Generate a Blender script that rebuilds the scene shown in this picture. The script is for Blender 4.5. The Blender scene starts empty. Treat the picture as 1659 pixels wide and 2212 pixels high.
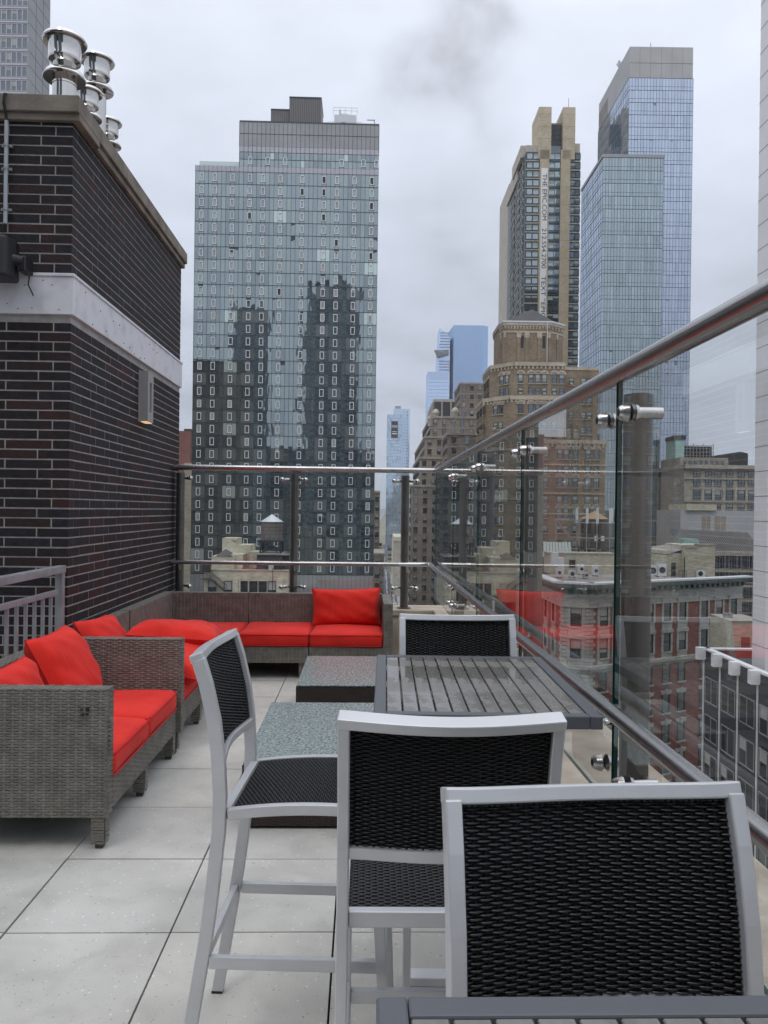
HAZE = 1.6e-4
import bpy, math, random
from mathutils import Vector, Matrix, Euler
random.seed(7)
sc = bpy.context.scene
COL = sc.collection
R = math.radians
PI = math.pi

# ------------------------------------------------------------------ camera
EYE = 1.585                    # eye height above the terrace floor
FPX = 1680.0                   # focal length for a picture 1659 units wide
YAW, ROLL, PITCH = R(1.62), R(0.74), R(-0.12)
fw = Vector((math.sin(YAW)*math.cos(PITCH), math.cos(YAW)*math.cos(PITCH), math.sin(PITCH)))
R0 = Vector((math.cos(YAW), -math.sin(YAW), 0))
U0 = R0.cross(fw)
cr = R0*math.cos(ROLL) + U0*math.sin(ROLL)
cu = -R0*math.sin(ROLL) + U0*math.cos(ROLL)
cam = bpy.data.cameras.new('camera')
cam.sensor_fit = 'HORIZONTAL'; cam.sensor_width = 36; cam.lens = 36*FPX/1659
cam.clip_start = 0.05; cam.clip_end = 30000
co = bpy.data.objects.new('camera', cam); COL.objects.link(co)
mw = Matrix((cr, cu, -fw)).transposed().to_4x4(); mw.translation = Vector((0, 0, EYE))
co.matrix_world = mw
sc.camera = co

# ------------------------------------------------------------------ sky, sun, exposure
world = bpy.data.worlds.new('World'); sc.world = world; world.use_nodes = True
wt = world.node_tree; wn = wt.nodes; wl = wt.links; wn.clear()
def W(t, **k):
    n = wn.new(t)
    for a, b in k.items(): setattr(n, a, b)
    return n
def wmath(op, a, b=None, c=None):
    n = W('ShaderNodeMath', operation=op)
    for i, v in enumerate((a, b, c)):
        if v is None: continue
        if isinstance(v, (int, float)): n.inputs[i].default_value = v
        else: wl.new(v, n.inputs[i])
    return n.outputs[0]
SUN_EL, SUN_AZ = R(58), R(205)
sky = W('ShaderNodeTexSky', sky_type='NISHITA', sun_disc=False, sun_elevation=SUN_EL, sun_rotation=SUN_AZ)
skys = W('ShaderNodeVectorMath', operation='SCALE'); wl.new(sky.outputs[0], skys.inputs[0]); skys.inputs[3].default_value = 1.0
tc = W('ShaderNodeTexCoord'); sep = W('ShaderNodeSeparateXYZ'); wl.new(tc.outputs['Generated'], sep.inputs[0])
zc = wmath('ADD', wmath('MAXIMUM', sep.outputs[2], 0.0), 0.22)
px_ = wmath('DIVIDE', sep.outputs[0], zc); py_ = wmath('DIVIDE', sep.outputs[1], zc)
comb = W('ShaderNodeCombineXYZ'); wl.new(px_, comb.inputs[0]); wl.new(py_, comb.inputs[1])
n1 = W('ShaderNodeTexNoise'); n1.inputs['Scale'].default_value = 0.9; n1.inputs['Detail'].default_value = 5; n1.inputs['Roughness'].default_value = 0.5; n1.inputs['Distortion'].default_value = 0.6
mp = W('ShaderNodeMapping'); mp.inputs['Location'].default_value = (3.4, 1.1, 0); wl.new(comb.outputs[0], mp.inputs[0]); wl.new(mp.outputs[0], n1.inputs['Vector'])
n2 = W('ShaderNodeTexNoise'); n2.inputs['Scale'].default_value = 3.2; n2.inputs['Detail'].default_value = 6; n2.inputs['Roughness'].default_value = 0.55
wl.new(mp.outputs[0], n2.inputs['Vector'])
cv = wmath('ADD', wmath('MULTIPLY', n1.outputs[0], 0.62), wmath('MULTIPLY', n2.outputs[0], 0.38))
# a darker cloud or two hanging in view
def cloud_at(d, rad, strength):
    d = Vector(d).normalized()
    w3 = W('ShaderNodeVectorMath', operation='DISTANCE')
    nz = W('ShaderNodeTexNoise'); nz.inputs['Scale'].default_value = 7; nz.inputs['Detail'].default_value = 5
    wl.new(tc.outputs['Generated'], nz.inputs['Vector'])
    sub = W('ShaderNodeVectorMath', operation='SUBTRACT'); wl.new(nz.outputs['Color'], sub.inputs[0]); sub.inputs[1].default_value = (.5, .5, .5)
    scl = W('ShaderNodeVectorMath', operation='SCALE'); wl.new(sub.outputs[0], scl.inputs[0]); scl.inputs[3].default_value = 0.30
    ad = W('ShaderNodeVectorMath', operation='ADD'); wl.new(tc.outputs['Generated'], ad.inputs[0]); wl.new(scl.outputs[0], ad.inputs[1])
    wl.new(ad.outputs[0], w3.inputs[0]); w3.inputs[1].default_value = d
    m = wmath('DIVIDE', w3.outputs['Value'], rad)
    m = wmath('SUBTRACT', 1.0, wmath('MINIMUM', m, 1.0))
    m = wmath('MULTIPLY', m, m)
    return wmath('MULTIPLY', m, strength)
dark = wmath('ADD', cloud_at((0.100, 1.0, 0.575), 0.105, .34), wmath('ADD', cloud_at((0.12, 1.0, 0.36), 0.26, .13), cloud_at((-.24, 1.0, 0.42), .24, .10)))
dark = wmath('ADD', dark, cloud_at((.10, 1, .22), .25, .08))
cv = wmath('SUBTRACT', cv, dark)
ramp = W('ShaderNodeValToRGB'); e = ramp.color_ramp.elements
e[0].position = 0.22; e[0].color = (0.36, 0.385, 0.44, 1)
e[1].position = 0.66; e[1].color = (0.675, 0.74, 0.885, 1)
k = e.new(0.45); k.color = (0.54, 0.59, 0.70, 1)
wl.new(cv, ramp.inputs[0])
# brighter towards the zenith, as an overcast sky is
zz_ = wmath('MAXIMUM', sep.outputs[2], 0.0)
zen = wmath('ADD', wmath('ADD', 0.815, wmath('MULTIPLY', zz_, 0.36)), wmath('MULTIPLY', wmath('POWER', zz_, 3.0), 1.55))
csc = W('ShaderNodeVectorMath', operation='SCALE'); wl.new(ramp.outputs[0], csc.inputs[0]); wl.new(zen, csc.inputs[3])
wrm = W('ShaderNodeMix', data_type='RGBA', blend_type='MULTIPLY'); wl.new(zz_, wrm.inputs[0]); wl.new(csc.outputs[0], wrm.inputs[6]); wrm.inputs[7].default_value = (1.06, 1.0, .91, 1)
csc2 = W('ShaderNodeVectorMath', operation='SCALE'); wl.new(wrm.outputs[2], csc2.inputs[0]); csc2.inputs[3].default_value = 10.0
mx = W('ShaderNodeMix', data_type='RGBA'); mx.inputs[0].default_value = 0.95
wl.new(skys.outputs[0], mx.inputs[6]); wl.new(csc2.outputs[0], mx.inputs[7])
bg = W('ShaderNodeBackground'); bg.inputs[1].default_value = 0.10; wl.new(mx.outputs[2], bg.inputs[0])
wo = W('ShaderNodeOutputWorld'); wl.new(bg.outputs[0], wo.inputs[0])

sun = bpy.data.lights.new('sun', 'SUN'); sun.energy = 0.75; sun.angle = R(25); sun.color = (1, .97, .93)
so = bpy.data.objects.new('sun', sun); COL.objects.link(so)
so.rotation_euler = (R(90)-SUN_EL, 0, R(180)-SUN_AZ)
so.location = (0, 0, 30)
sc.view_settings.view_transform = 'Standard'; sc.view_settings.look = 'None'
sc.view_settings.exposure = 0.28; sc.view_settings.gamma = 1.0
sc.view_settings.use_curve_mapping = False
sc.render.engine = 'CYCLES'
sc.cycles.max_bounces = 8; sc.cycles.transparent_max_bounces = 24; sc.cycles.glossy_bounces = 4
sc.cycles.caustics_reflective = False; sc.cycles.caustics_refractive = False

# ------------------------------------------------------------------ materials
def mat(name, c, rough=0.6, metal=0.0, c2=None, nscale=4.0, bump=0.0, bscale=40.0, spec=None, coat=0, stretch=None, detail=4, lo=.35, hi=.65, coords='Object'):
    m = bpy.data.materials.new(name); m.use_nodes = True
    t = m.node_tree; n = t.nodes; l = t.links
    b = n['Principled BSDF']
    b.inputs['Base Color'].default_value = (*c, 1); b.inputs['Roughness'].default_value = rough; b.inputs['Metallic'].default_value = metal
    if spec is not None: b.inputs['Specular IOR Level'].default_value = spec
    if coat: b.inputs['Coat Weight'].default_value = coat; b.inputs['Coat Roughness'].default_value = .1
    if c2 or bump:
        if coords == 'World': src = n.new('ShaderNodeNewGeometry').outputs['Position']
        else: src = n.new('ShaderNodeTexCoord').outputs[coords]
        if stretch:
            mp = n.new('ShaderNodeMapping'); mp.inputs['Scale'].default_value = stretch; l.new(src, mp.inputs[0]); src = mp.outputs[0]
    if c2:
        nz = n.new('ShaderNodeTexNoise'); nz.inputs['Scale'].default_value = nscale; nz.inputs['Detail'].default_value = detail
        l.new(src, nz.inputs['Vector'])
        r = n.new('ShaderNodeValToRGB'); r.color_ramp.elements[0].position = lo; r.color_ramp.elements[1].position = hi
        r.color_ramp.elements[0].color = (*c, 1); r.color_ramp.elements[1].color = (*c2, 1)
        l.new(nz.outputs[0], r.inputs[0]); l.new(r.outputs[0], b.inputs['Base Color'])
    if bump:
        nb = n.new('ShaderNodeTexNoise'); nb.inputs['Scale'].default_value = bscale; nb.inputs['Detail'].default_value = 3
        l.new(src, nb.inputs['Vector'])
        bp = n.new('ShaderNodeBump'); bp.inputs['Strength'].default_value = bump; bp.inputs['Distance'].default_value = .01
        l.new(nb.outputs[0], bp.inputs['Height']); l.new(bp.outputs[0], b.inputs['Normal'])
    return m
def node(m, t, **k):
    n = m.node_tree.nodes.new(t)
    for a, b in k.items(): setattr(n, a, b)
    return n
def emis(name, c, s):
    m = bpy.data.materials.new(name); m.use_nodes = True
    b = m.node_tree.nodes['Principled BSDF']; b.inputs['Base Color'].default_value = (*c, 1)
    b.inputs['Emission Color'].default_value = (*c, 1); b.inputs['Emission Strength'].default_value = s
    return m
def glass_pane_mat(name, tint):
    m = bpy.data.materials.new(name); m.use_nodes = True
    t = m.node_tree; n = t.nodes; l = t.links; n.clear()
    out = n.new('ShaderNodeOutputMaterial'); tr = n.new('ShaderNodeBsdfTransparent'); tr.inputs[0].default_value = (*tint, 1)
    gl = n.new('ShaderNodeBsdfGlossy'); gl.inputs['Roughness'].default_value = 0.0; gl.inputs['Color'].default_value = (.84, .87, .86, 1)
    fr = n.new('ShaderNodeFresnel'); fr.inputs['IOR'].default_value = 1.5
    a = n.new('ShaderNodeMath'); a.operation = 'MULTIPLY'; a.inputs[1].default_value = 2; l.new(fr.outputs[0], a.inputs[0])
    b = n.new('ShaderNodeMath'); b.operation = 'ADD'; b.inputs[1].default_value = 1; l.new(fr.outputs[0], b.inputs[0])
    d = n.new('ShaderNodeMath'); d.operation = 'DIVIDE'; l.new(a.outputs[0], d.inputs[0]); l.new(b.outputs[0], d.inputs[1])
    g = n.new('ShaderNodeNewGeometry'); s = n.new('ShaderNodeMath'); s.operation = 'SUBTRACT'; s.inputs[0].default_value = 1; l.new(g.outputs['Backfacing'], s.inputs[1])
    f = n.new('ShaderNodeMath'); f.operation = 'MULTIPLY'; l.new(d.outputs[0], f.inputs[0]); l.new(s.outputs[0], f.inputs[1])
    mx = n.new('ShaderNodeMixShader'); l.new(f.outputs[0], mx.inputs[0]); l.new(tr.outputs[0], mx.inputs[1]); l.new(gl.outputs[0], mx.inputs[2])
    l.new(mx.outputs[0], out.inputs[0])
    return m

M = {}
M['glass'] = glass_pane_mat('rail_glass', (.985, .995, .99))
M['glass_edge'] = mat('glass_edge', (.002, .040, .036), .6, spec=.08)
M['steel'] = mat('brushed_steel', (.50, .485, .475), .27, 1.0, (.40, .385, .375), 6, .05, 300, stretch=(1, .03, 1))
M['steel_dark'] = mat('post_steel', (.165, .15, .138), .42, .6, (.13, .117, .107), 4, .03, 200)
M['chrome'] = mat('polished_steel', (.58, .565, .54), .07, 1.0)
M['satin'] = mat('satin_steel', (.60, .585, .56), .24, 1.0)
M['alu'] = mat('silver_powder_coat', (.60, .605, .615), .34, .35, (.55, .555, .565), 8, .04, 500)
M['alu_fence'] = mat('galvanised_aluminium', (.36, .375, .39), .4, .4, (.28, .29, .3), 9)
M['weave_black'] = mat('black_rattan', (.0035, .0035, .004), .27, 0, (.007, .007, .008), 60, spec=.38)
M['stake_black'] = mat('black_rattan_stake', (.002, .002, .002), .6, spec=.2)
M['wicker'] = mat('grey_wicker', (.135, .127, .107), .5, 0, (.205, .193, .165), 14, .1, 300)
M['wicker_core'] = mat('wicker_core', (.03, .03, .026), .8)
M['wicker_brown'] = mat('dark_brown_wicker', (.022, .012, .010), .4, 0, (.035, .02, .016), 30)
M['foot'] = mat('wooden_foot', (.07, .055, .045), .6)
M['mortar'] = mat('mortar', (.40, .39, .375), .95, 0, (.30, .29, .275), 14, .3, 90)
BR = [((.016, .0135, .015), (.026, .021, .022)), ((.020, .015, .0155), (.032, .023, .023)), ((.026, .0165, .0165), (.038, .0235, .023)), ((.017, .017, .021), (.028, .027, .031)), ((.036, .018, .018), (.046, .024, .023))]
for i, (a, b) in enumerate(BR): M['brick%d' % i] = mat('dark_brick_%s' % 'abcde'[i], a, .7, 0, b, 22, .6, 60, coords='World', spec=.22)
M['coping'] = mat('concrete_coping', (.15, .13, .105), .85, 0, (.26, .225, .185), 5, .3, 60)
M['band'] = mat('white_painted_band', (.66, .67, .70), .5, 0, (.50, .50, .52), 7, .25, 25, lo=.5, hi=.8)
M['parapet'] = mat('parapet_stone', (.36, .30, .235), .85, 0, (.50, .43, .34), 6, .3, 70)
M['gap'] = mat('paver_gap', (.035, .032, .03), .95)
M['black'] = mat('black_plastic', (.012, .012, .013), .45)
M['rubber'] = mat('rubber', (.02, .02, .02), .8)
M['sconce'] = mat('sconce_grey', (.30, .295, .285), .5)
M['lamp'] = emis('lamp_glow', (1, .72, .35), .6)
M['conduit'] = mat('conduit_grey', (.38, .41, .43), .45)
M['white'] = mat('white_paint', (.78, .78, .79), .5)

def paver_mat(name, c1, c2):
    m = mat(name, c1, .72, 0, c2, 2.2, .25, 160, lo=.3, hi=.7, detail=6, coords='World')
    t = m.node_tree; l = t.links; b = t.nodes['Principled BSDF']
    src = b.inputs['Base Color'].links[0].from_socket
    tc = node(m, 'ShaderNodeNewGeometry')
    prev = src
    for sc_, thr, colr in ((48, .10, (.24, .23, .215)), (38, .10, (.86, .85, .82)), (90, .12, (.36, .35, .33)), (26, .07, (.16, .15, .14))):
        v = node(m, 'ShaderNodeTexVoronoi'); v.inputs['Scale'].default_value = sc_
        l.new(tc.outputs['Position'], v.inputs['Vector'])
        lt = node(m, 'ShaderNodeMath', operation='LESS_THAN'); lt.inputs[1].default_value = thr*1.6; l.new(v.outputs['Distance'], lt.inputs[0])
        sp = node(m, 'ShaderNodeSeparateColor'); l.new(v.outputs['Color'], sp.inputs[0])
        gt = node(m, 'ShaderNodeMath', operation='GREATER_THAN'); gt.inputs[1].default_value = .74; l.new(sp.outputs[0], gt.inputs[0])
        mu = node(m, 'ShaderNodeMath', operation='MULTIPLY'); l.new(lt.outputs[0], mu.inputs[0]); l.new(gt.outputs[0], mu.inputs[1])
        mu2 = node(m, 'ShaderNodeMath', operation='MULTIPLY'); l.new(mu.outputs[0], mu2.inputs[0]); mu2.inputs[1].default_value = .55
        mxx = node(m, 'ShaderNodeMix', data_type='RGBA'); l.new(mu2.outputs[0], mxx.inputs[0]); l.new(prev, mxx.inputs[6]); mxx.inputs[7].default_value = (*colr, 1)
        prev = mxx.outputs[2]
    for s0, lo_, hi_, d_ in ((1.3, .35, .7, .80), (5.5, .45, .75, .88)):      # water stains and foot traffic
        nz = node(m, 'ShaderNodeTexNoise'); nz.inputs['Scale'].default_value = s0; nz.inputs['Detail'].default_value = 7; nz.inputs['Distortion'].default_value = .7; l.new(tc.outputs['Position'], nz.inputs['Vector'])
        mr = node(m, 'ShaderNodeMapRange'); mr.inputs[1].default_value = lo_; mr.inputs[2].default_value = hi_; mr.inputs[3].default_value = 1.03; mr.inputs[4].default_value = d_; l.new(nz.outputs[0], mr.inputs[0])
        vs = node(m, 'ShaderNodeVectorMath', operation='SCALE'); l.new(prev, vs.inputs[0]); l.new(mr.outputs[0], vs.inputs[3]); prev = vs.outputs[0]
    l.new(prev, b.inputs['Base Color'])
    return m
M['paver0'] = paver_mat('paver_a', (.51, .495, .45), (.59, .575, .53))
M['paver1'] = paver_mat('paver_b', (.48, .465, .43), (.56, .545, .505))
M['paver2'] = paver_mat('paver_c', (.53, .51, .46), (.61, .59, .54))

def fabric(name, c, c2):
    m = mat(name, c, .85, 0, c2, 3, 0)
    l = m.node_tree.links; b = m.node_tree.nodes['Principled BSDF']
    tc = node(m, 'ShaderNodeTexCoord'); a = node(m, 'ShaderNodeTexNoise'); a.inputs['Scale'].default_value = 7; a.inputs['Detail'].default_value = 4; a.inputs['Distortion'].default_value = .8
    mp = node(m, 'ShaderNodeMapping'); mp.inputs['Scale'].default_value = (1, .45, 1); l.new(tc.outputs['Object'], mp.inputs[0]); l.new(mp.outputs[0], a.inputs['Vector'])
    b1 = node(m, 'ShaderNodeBump'); b1.inputs['Strength'].default_value = .5; b1.inputs['Distance'].default_value = .03; l.new(a.outputs[0], b1.inputs['Height'])
    f = node(m, 'ShaderNodeTexNoise'); f.inputs['Scale'].default_value = 500; l.new(tc.outputs['Object'], f.inputs['Vector'])
    b2 = node(m, 'ShaderNodeBump'); b2.inputs['Strength'].default_value = .15; b2.inputs['Distance'].default_value = .001; l.new(f.outputs[0], b2.inputs['Height']); l.new(b1.outputs[0], b2.inputs['Normal'])
    l.new(b2.outputs[0], b.inputs['Normal'])
    b.inputs['Sheen Weight'].default_value = .06; b.inputs['Specular IOR Level'].default_value = .25
    return m
M['red'] = fabric('red_canvas', (.60, .020, .012), (.72, .030, .019))
M['red_dark'] = mat('red_piping', (.56, .010, .012), .8)

def slat_mat(name, c1, c2, wet):
    m = mat(name, c1, .5, 0, c2, 5, 0, stretch=(9, .6, 9), detail=6)
    l = m.node_tree.links; b = m.node_tree.nodes['Principled BSDF']
    tc = node(m, 'ShaderNodeTexCoord'); nz = node(m, 'ShaderNodeTexNoise'); nz.inputs['Scale'].default_value = 9; nz.inputs['Detail'].default_value = 5; nz.inputs['Distortion'].default_value = .5
    l.new(tc.outputs['Object'], nz.inputs['Vector'])
    r = node(m, 'ShaderNodeValToRGB'); r.color_ramp.elements[0].position = .49; r.color_ramp.elements[1].position = .52
    r.color_ramp.elements[0].color = (.42, .42, .42, 1); r.color_ramp.elements[1].color = (.10 if wet else .3,)*3+(1,)
    l.new(nz.outputs[0], r.inputs[0]); l.new(r.outputs[0], b.inputs['Roughness'])
    bp = node(m, 'ShaderNodeBump'); bp.inputs['Strength'].default_value = .35; bp.inputs['Distance'].default_value = .002; l.new(r.outputs[0], bp.inputs['Height']); l.new(bp.outputs[0], b.inputs['Normal'])
    return m
M['slat'] = slat_mat('wet_grey_slat', (.150, .142, .130), (.185, .176, .162), True)
M['table_frame'] = mat('dark_grey_table_frame', (.085, .09, .10), .45)
def droplet_mat():
    m = mat('rain_beaded_glass', (.16, .215, .207), .15, 0, (.36, .43, .415), 70, lo=.42, hi=.60)  # pale flecks in the base colour stand for sky highlights on the beads
    l = m.node_tree.links; b = m.node_tree.nodes['Principled BSDF']
    tc = node(m, 'ShaderNodeTexCoord'); v = node(m, 'ShaderNodeTexVoronoi'); v.inputs['Scale'].default_value = 52; l.new(tc.outputs['Object'], v.inputs['Vector'])
    r = node(m, 'ShaderNodeValToRGB'); r.color_ramp.elements[0].position = .2; r.color_ramp.elements[1].position = .5
    r.color_ramp.elements[0].color = (1, 1, 1, 1); r.color_ramp.elements[1].color = (0, 0, 0, 1); l.new(v.outputs['Distance'], r.inputs[0])
    bp = node(m, 'ShaderNodeBump'); bp.inputs['Strength'].default_value = .9; bp.inputs['Distance'].default_value = .006; l.new(r.outputs[0], bp.inputs['Height']); l.new(bp.outputs[0], b.inputs['Normal'])
    return m
M['wet_glass'] = droplet_mat()

# ------------------------------------------------------------------ mesh helpers
class MB:
    def __init__(s): s.v = []; s.f = []; s.m = []
    def add(s, vs, fs, m=0):
        o = len(s.v); s.v += [tuple(a) for a in vs]; s.f += [tuple(i+o for i in f) for f in fs]
        s.m += [m]*len(fs) if isinstance(m, int) else m
        return s
    def box(s, x0, x1, y0, y1, z0, z1, m=0):
        vs = [(x0,y0,z0),(x1,y0,z0),(x1,y1,z0),(x0,y1,z0),(x0,y0,z1),(x1,y0,z1),(x1,y1,z1),(x0,y1,z1)]
        return s.add(vs, [(0,3,2,1),(4,5,6,7),(0,1,5,4),(1,2,6,5),(2,3,7,6),(3,0,4,7)], m)
    def quad(s, a, b, c, d, m=0): return s.add([a,b,c,d], [(0,1,2,3)], m)
    def prism(s, poly, z0, z1, m=0, mtop=None):      # poly counter-clockwise in xy
        n = len(poly)
        vs = [(x,y,z0) for x,y in poly]+[(x,y,z1) for x,y in poly]
        fs = [(i,(i+1)%n,n+(i+1)%n,n+i) for i in range(n)]+[tuple(range(n,2*n)), tuple(range(n-1,-1,-1))]
        return s.add(vs, fs, [m]*n+[m if mtop is None else mtop, m])
    def prism_y(s, poly, y0, y1, m=0):               # poly in xz
        n = len(poly)
        vs = [(x,y0,z) for x,z in poly]+[(x,y1,z) for x,z in poly]
        fs = [(i,(i+1)%n,n+(i+1)%n,n+i) for i in range(n)]+[tuple(range(n-1,-1,-1)), tuple(range(n,2*n))]
        return s.add(vs, fs, m)
    def cyl(s, p0, p1, r0, r1=None, n=12, m=0, caps=True):
        r1 = r0 if r1 is None else r1
        p0 = Vector(p0); p1 = Vector(p1); d = (p1-p0).normalized()
        a = d.orthogonal().normalized(); b = d.cross(a)
        vs = []
        for p, r in ((p0,r0),(p1,r1)):
            for i in range(n):
                t = 2*PI*i/n; vs.append(p+a*math.cos(t)*r+b*math.sin(t)*r)
        fs = [(i,(i+1)%n,n+(i+1)%n,n+i) for i in range(n)]
        if caps: fs += [tuple(range(n-1,-1,-1)), tuple(range(n,2*n))]
        return s.add(vs, fs, m)
    def lathe(s, prof, c=(0,0,0), n=24, m=0):
        vs = []; k = len(prof)
        for r, z in prof:
            for i in range(n):
                t = 2*PI*i/n; vs.append((c[0]+r*math.cos(t), c[1]+r*math.sin(t), c[2]+z))
        fs = []
        for j in range(k-1):
            for i in range(n): fs.append((j*n+i, j*n+(i+1)%n, (j+1)*n+(i+1)%n, (j+1)*n+i))
        fs += [tuple(range(n-1,-1,-1)), tuple(range((k-1)*n, k*n))]
        return s.add(vs, fs, m)
    def tube(s, pts, r, n=12, m=0):
        pts = [Vector(p) for p in pts]; k = len(pts); vs = []
        up = None
        for i, p in enumerate(pts):
            d = (pts[min(i+1,k-1)]-pts[max(i-1,0)]).normalized()
            if up is None: up = d.orthogonal().normalized()
            a = (up - d*up.dot(d)).normalized(); up = a; b = d.cross(a)
            for j in range(n):
                t = 2*PI*j/n; vs.append(p+a*math.cos(t)*r+b*math.sin(t)*r)
        fs = [(i*n+j, i*n+(j+1)%n, (i+1)*n+(j+1)%n, (i+1)*n+j) for i in range(k-1) for j in range(n)]
        fs += [tuple(range(n-1,-1,-1)), tuple(range((k-1)*n, k*n))]
        return s.add(vs, fs, m)
    def sweep(s, pts, side, hw, hd, m=0):            # rectangular bar along pts; side = sideways direction, hw half width, hd half depth
        pts = [Vector(p) for p in pts]; side = Vector(side).normalized(); k = len(pts); vs = []
        for i, p in enumerate(pts):
            d = (pts[min(i+1,k-1)]-pts[max(i-1,0)]).normalized()
            nn = d.cross(side).normalized()
            for a, b in ((-1,-1),(1,-1),(1,1),(-1,1)): vs.append(p+side*a*hw+nn*b*hd)
        fs = [(i*4+j, i*4+(j+1)%4, (i+1)*4+(j+1)%4, (i+1)*4+j) for i in range(k-1) for j in range(4)]
        fs += [(3,2,1,0), tuple(range((k-1)*4, k*4))]
        return s.add(vs, fs, m)
    def merge(s, o, mtx, mo=0):
        base = len(s.v); s.v += [tuple(mtx @ Vector(a)) for a in o.v]
        s.f += [tuple(i+base for i in f) for f in o.f]; s.m += [a+mo for a in o.m]
        return s
    def mesh(s, name, mats, smooth=False):
        me = bpy.data.meshes.new(name); me.from_pydata(s.v, [], s.f)
        for x in (mats if isinstance(mats, (list, tuple)) else [mats]): me.materials.append(x)
        me.polygons.foreach_set('material_index', s.m)
        if smooth: me.polygons.foreach_set('use_smooth', [True]*len(me.polygons))
        me.update()
        return me
    def build(s, name, mats, parent=None, loc=(0,0,0), rot=(0,0,0), smooth=False, bevel=0, seg=2):
        o = bpy.data.objects.new(name, s.mesh(name, mats, smooth)); COL.objects.link(o)
        o.location = loc; o.rotation_euler = rot
        if parent: o.parent = parent
        if bevel:
            b = o.modifiers.new('bevel', 'BEVEL'); b.width = bevel; b.segments = seg; b.limit_method = 'ANGLE'; b.angle_limit = R(40)
        if smooth:
            import bpy as _b
            set_auto(o.data)
        return o
def set_auto(me):
    # keep creases sharp on smooth-shaded pieces
    for e in me.edges: pass
    me.set_sharp_from_angle(angle=R(38))
def tag(o, label=None, cat=None, group=None, kind=None):
    if label: o['label'] = label
    if cat: o['category'] = cat
    if group: o['group'] = group
    if kind: o['kind'] = kind
    return o
def thing(name, label, cat, loc=(0,0,0), rz=0, group=None):
    o = bpy.data.objects.new(name, None); COL.objects.link(o); o.empty_display_size = .1
    o.location = loc; o.rotation_euler = (0,0,rz)
    return tag(o, label, cat, group)
def copy_tree(o, parent=None):
    c = o.copy(); COL.objects.link(c); c.parent = parent
    for ch in list(o.children): copy_tree(ch, c)
    return c
def pieces(name, parent, protos, mats, places, limit=300, key=None, smooth=False):
    """places: (variant, (x,y,z), (rx,ry,rz), (sx,sy,sz)); the first `limit` become parts, the rest one 'stuff' part."""
    if key: places = sorted(places, key=key)
    ms = [p.mesh(name, mats, smooth) for p in protos]
    out = []
    for v, loc, rot, scl in places[:limit]:
        o = bpy.data.objects.new(name, ms[v]); COL.objects.link(o); o.parent = parent
        o.location = loc; o.rotation_euler = rot; o.scale = scl; out.append(o)
    rest = places[limit:]
    if rest:
        b = MB()
        for v, loc, rot, scl in rest: b.merge(protos[v], Matrix.LocRotScale(Vector(loc), Euler(rot), Vector(scl)))
        o = b.build(name, mats, parent); o['kind'] = 'stuff'
    return out
ONE = (1, 1, 1)
# ================================================================== STRUCTURE: the terrace
XW, YW0, YW1, ZW = -2.035, 5.45, 8.67, 4.268          # brick wall: side face, near corner, far corner, top
floor = MB().box(-3.6, 1.0, -2.6, 8.4, -.3, -.045).build('terrace_floor', M['gap']); tag(floor, kind='structure')
pp = []
pv = [MB().box(-.5,.5,-.5,.5,-.5,.5, i) for i in range(3)]
for i in range(-5, 3):
    for j in range(-8, 10):
        x0 = -.085+.61*i; y0 = 2.92+.61*j
        if x0 < -3.2 or x0 > .75 or y0 < -2.6 or y0 > 8.2: continue
        x1 = min(x0+.61, .80)
        wz = random.uniform(-.0015, .0015)
        pp.append((random.randrange(3), ((x0+x1)/2, y0+.305, -.0225+wz), (random.uniform(-.0015,.0015), random.uniform(-.0015,.0015), 0), (x1-x0-.0075, .6035, .045)))
pieces('paver', floor, pv, [M['paver0'], M['paver1'], M['paver2']], pp)

# ---- brick bulkhead on the left
wall = thing('brick_bulkhead', 'dark brown brick rooftop wall with a white painted band and stone coping', 'brick wall', (XW, YW0, 0))
def L(x, y, z): return (x-XW, y-YW0, z)
core = MB().box(-4, -.001, .001, YW1-YW0-.006, 0, ZW)
core.build('mortar_core', M['mortar'], wall)
bricks = []
bp = [MB().box(-.5,.5,-.5,.5,-.5,.5, i) for i in range(5)]
PITCH_Z = .0678
for k in range(63):
    z = k*PITCH_Z+PITCH_Z/2+.01
    if 2.9075-.02 < z < 3.188+.02: continue
    def vv(): return random.choices(range(5), (34, 26, 12, 18, 7))[0]
    def put(x0, x1, y0, y1):
        
        bricks.append((vv(), L((x0+x1)/2, (y0+y1)/2, z+random.uniform(-.001,.001)), (0, 0, 0), (x1-x0, y1-y0, .0575)))
    odd = k % 2
    o = .0016
    # front face (towards -Y), from the corner leftwards
    x = XW+o
    if odd: put(x-.112, x, YW0-o, YW0+.095); x -= .112+.01; yy = YW0+.095+.01
    else: put(x-.2115-.0, x, YW0-o, YW0+.095) if False else put(x-.112*1.0-.1, x, YW0-o, YW0+.2115+.0); x -= .212+.01; yy = YW0+.2115+.01
    while x > -4.3:
        put(x-.312, x, YW0-o+random.uniform(-.001,.001), YW0+.05); x -= .322
    y = yy
    while y < YW1-.02:
        e = min(y+.3095, YW1)
        put(XW-.05, XW+o+random.uniform(-.0006,.0006), y, e); y += .322
pieces('brick', wall, bp, [M['brick%d' % i] for i in range(5)], bricks, key=lambda p: (Vector(p[1])+Vector((XW, YW0, -EYE))).length)
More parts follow.
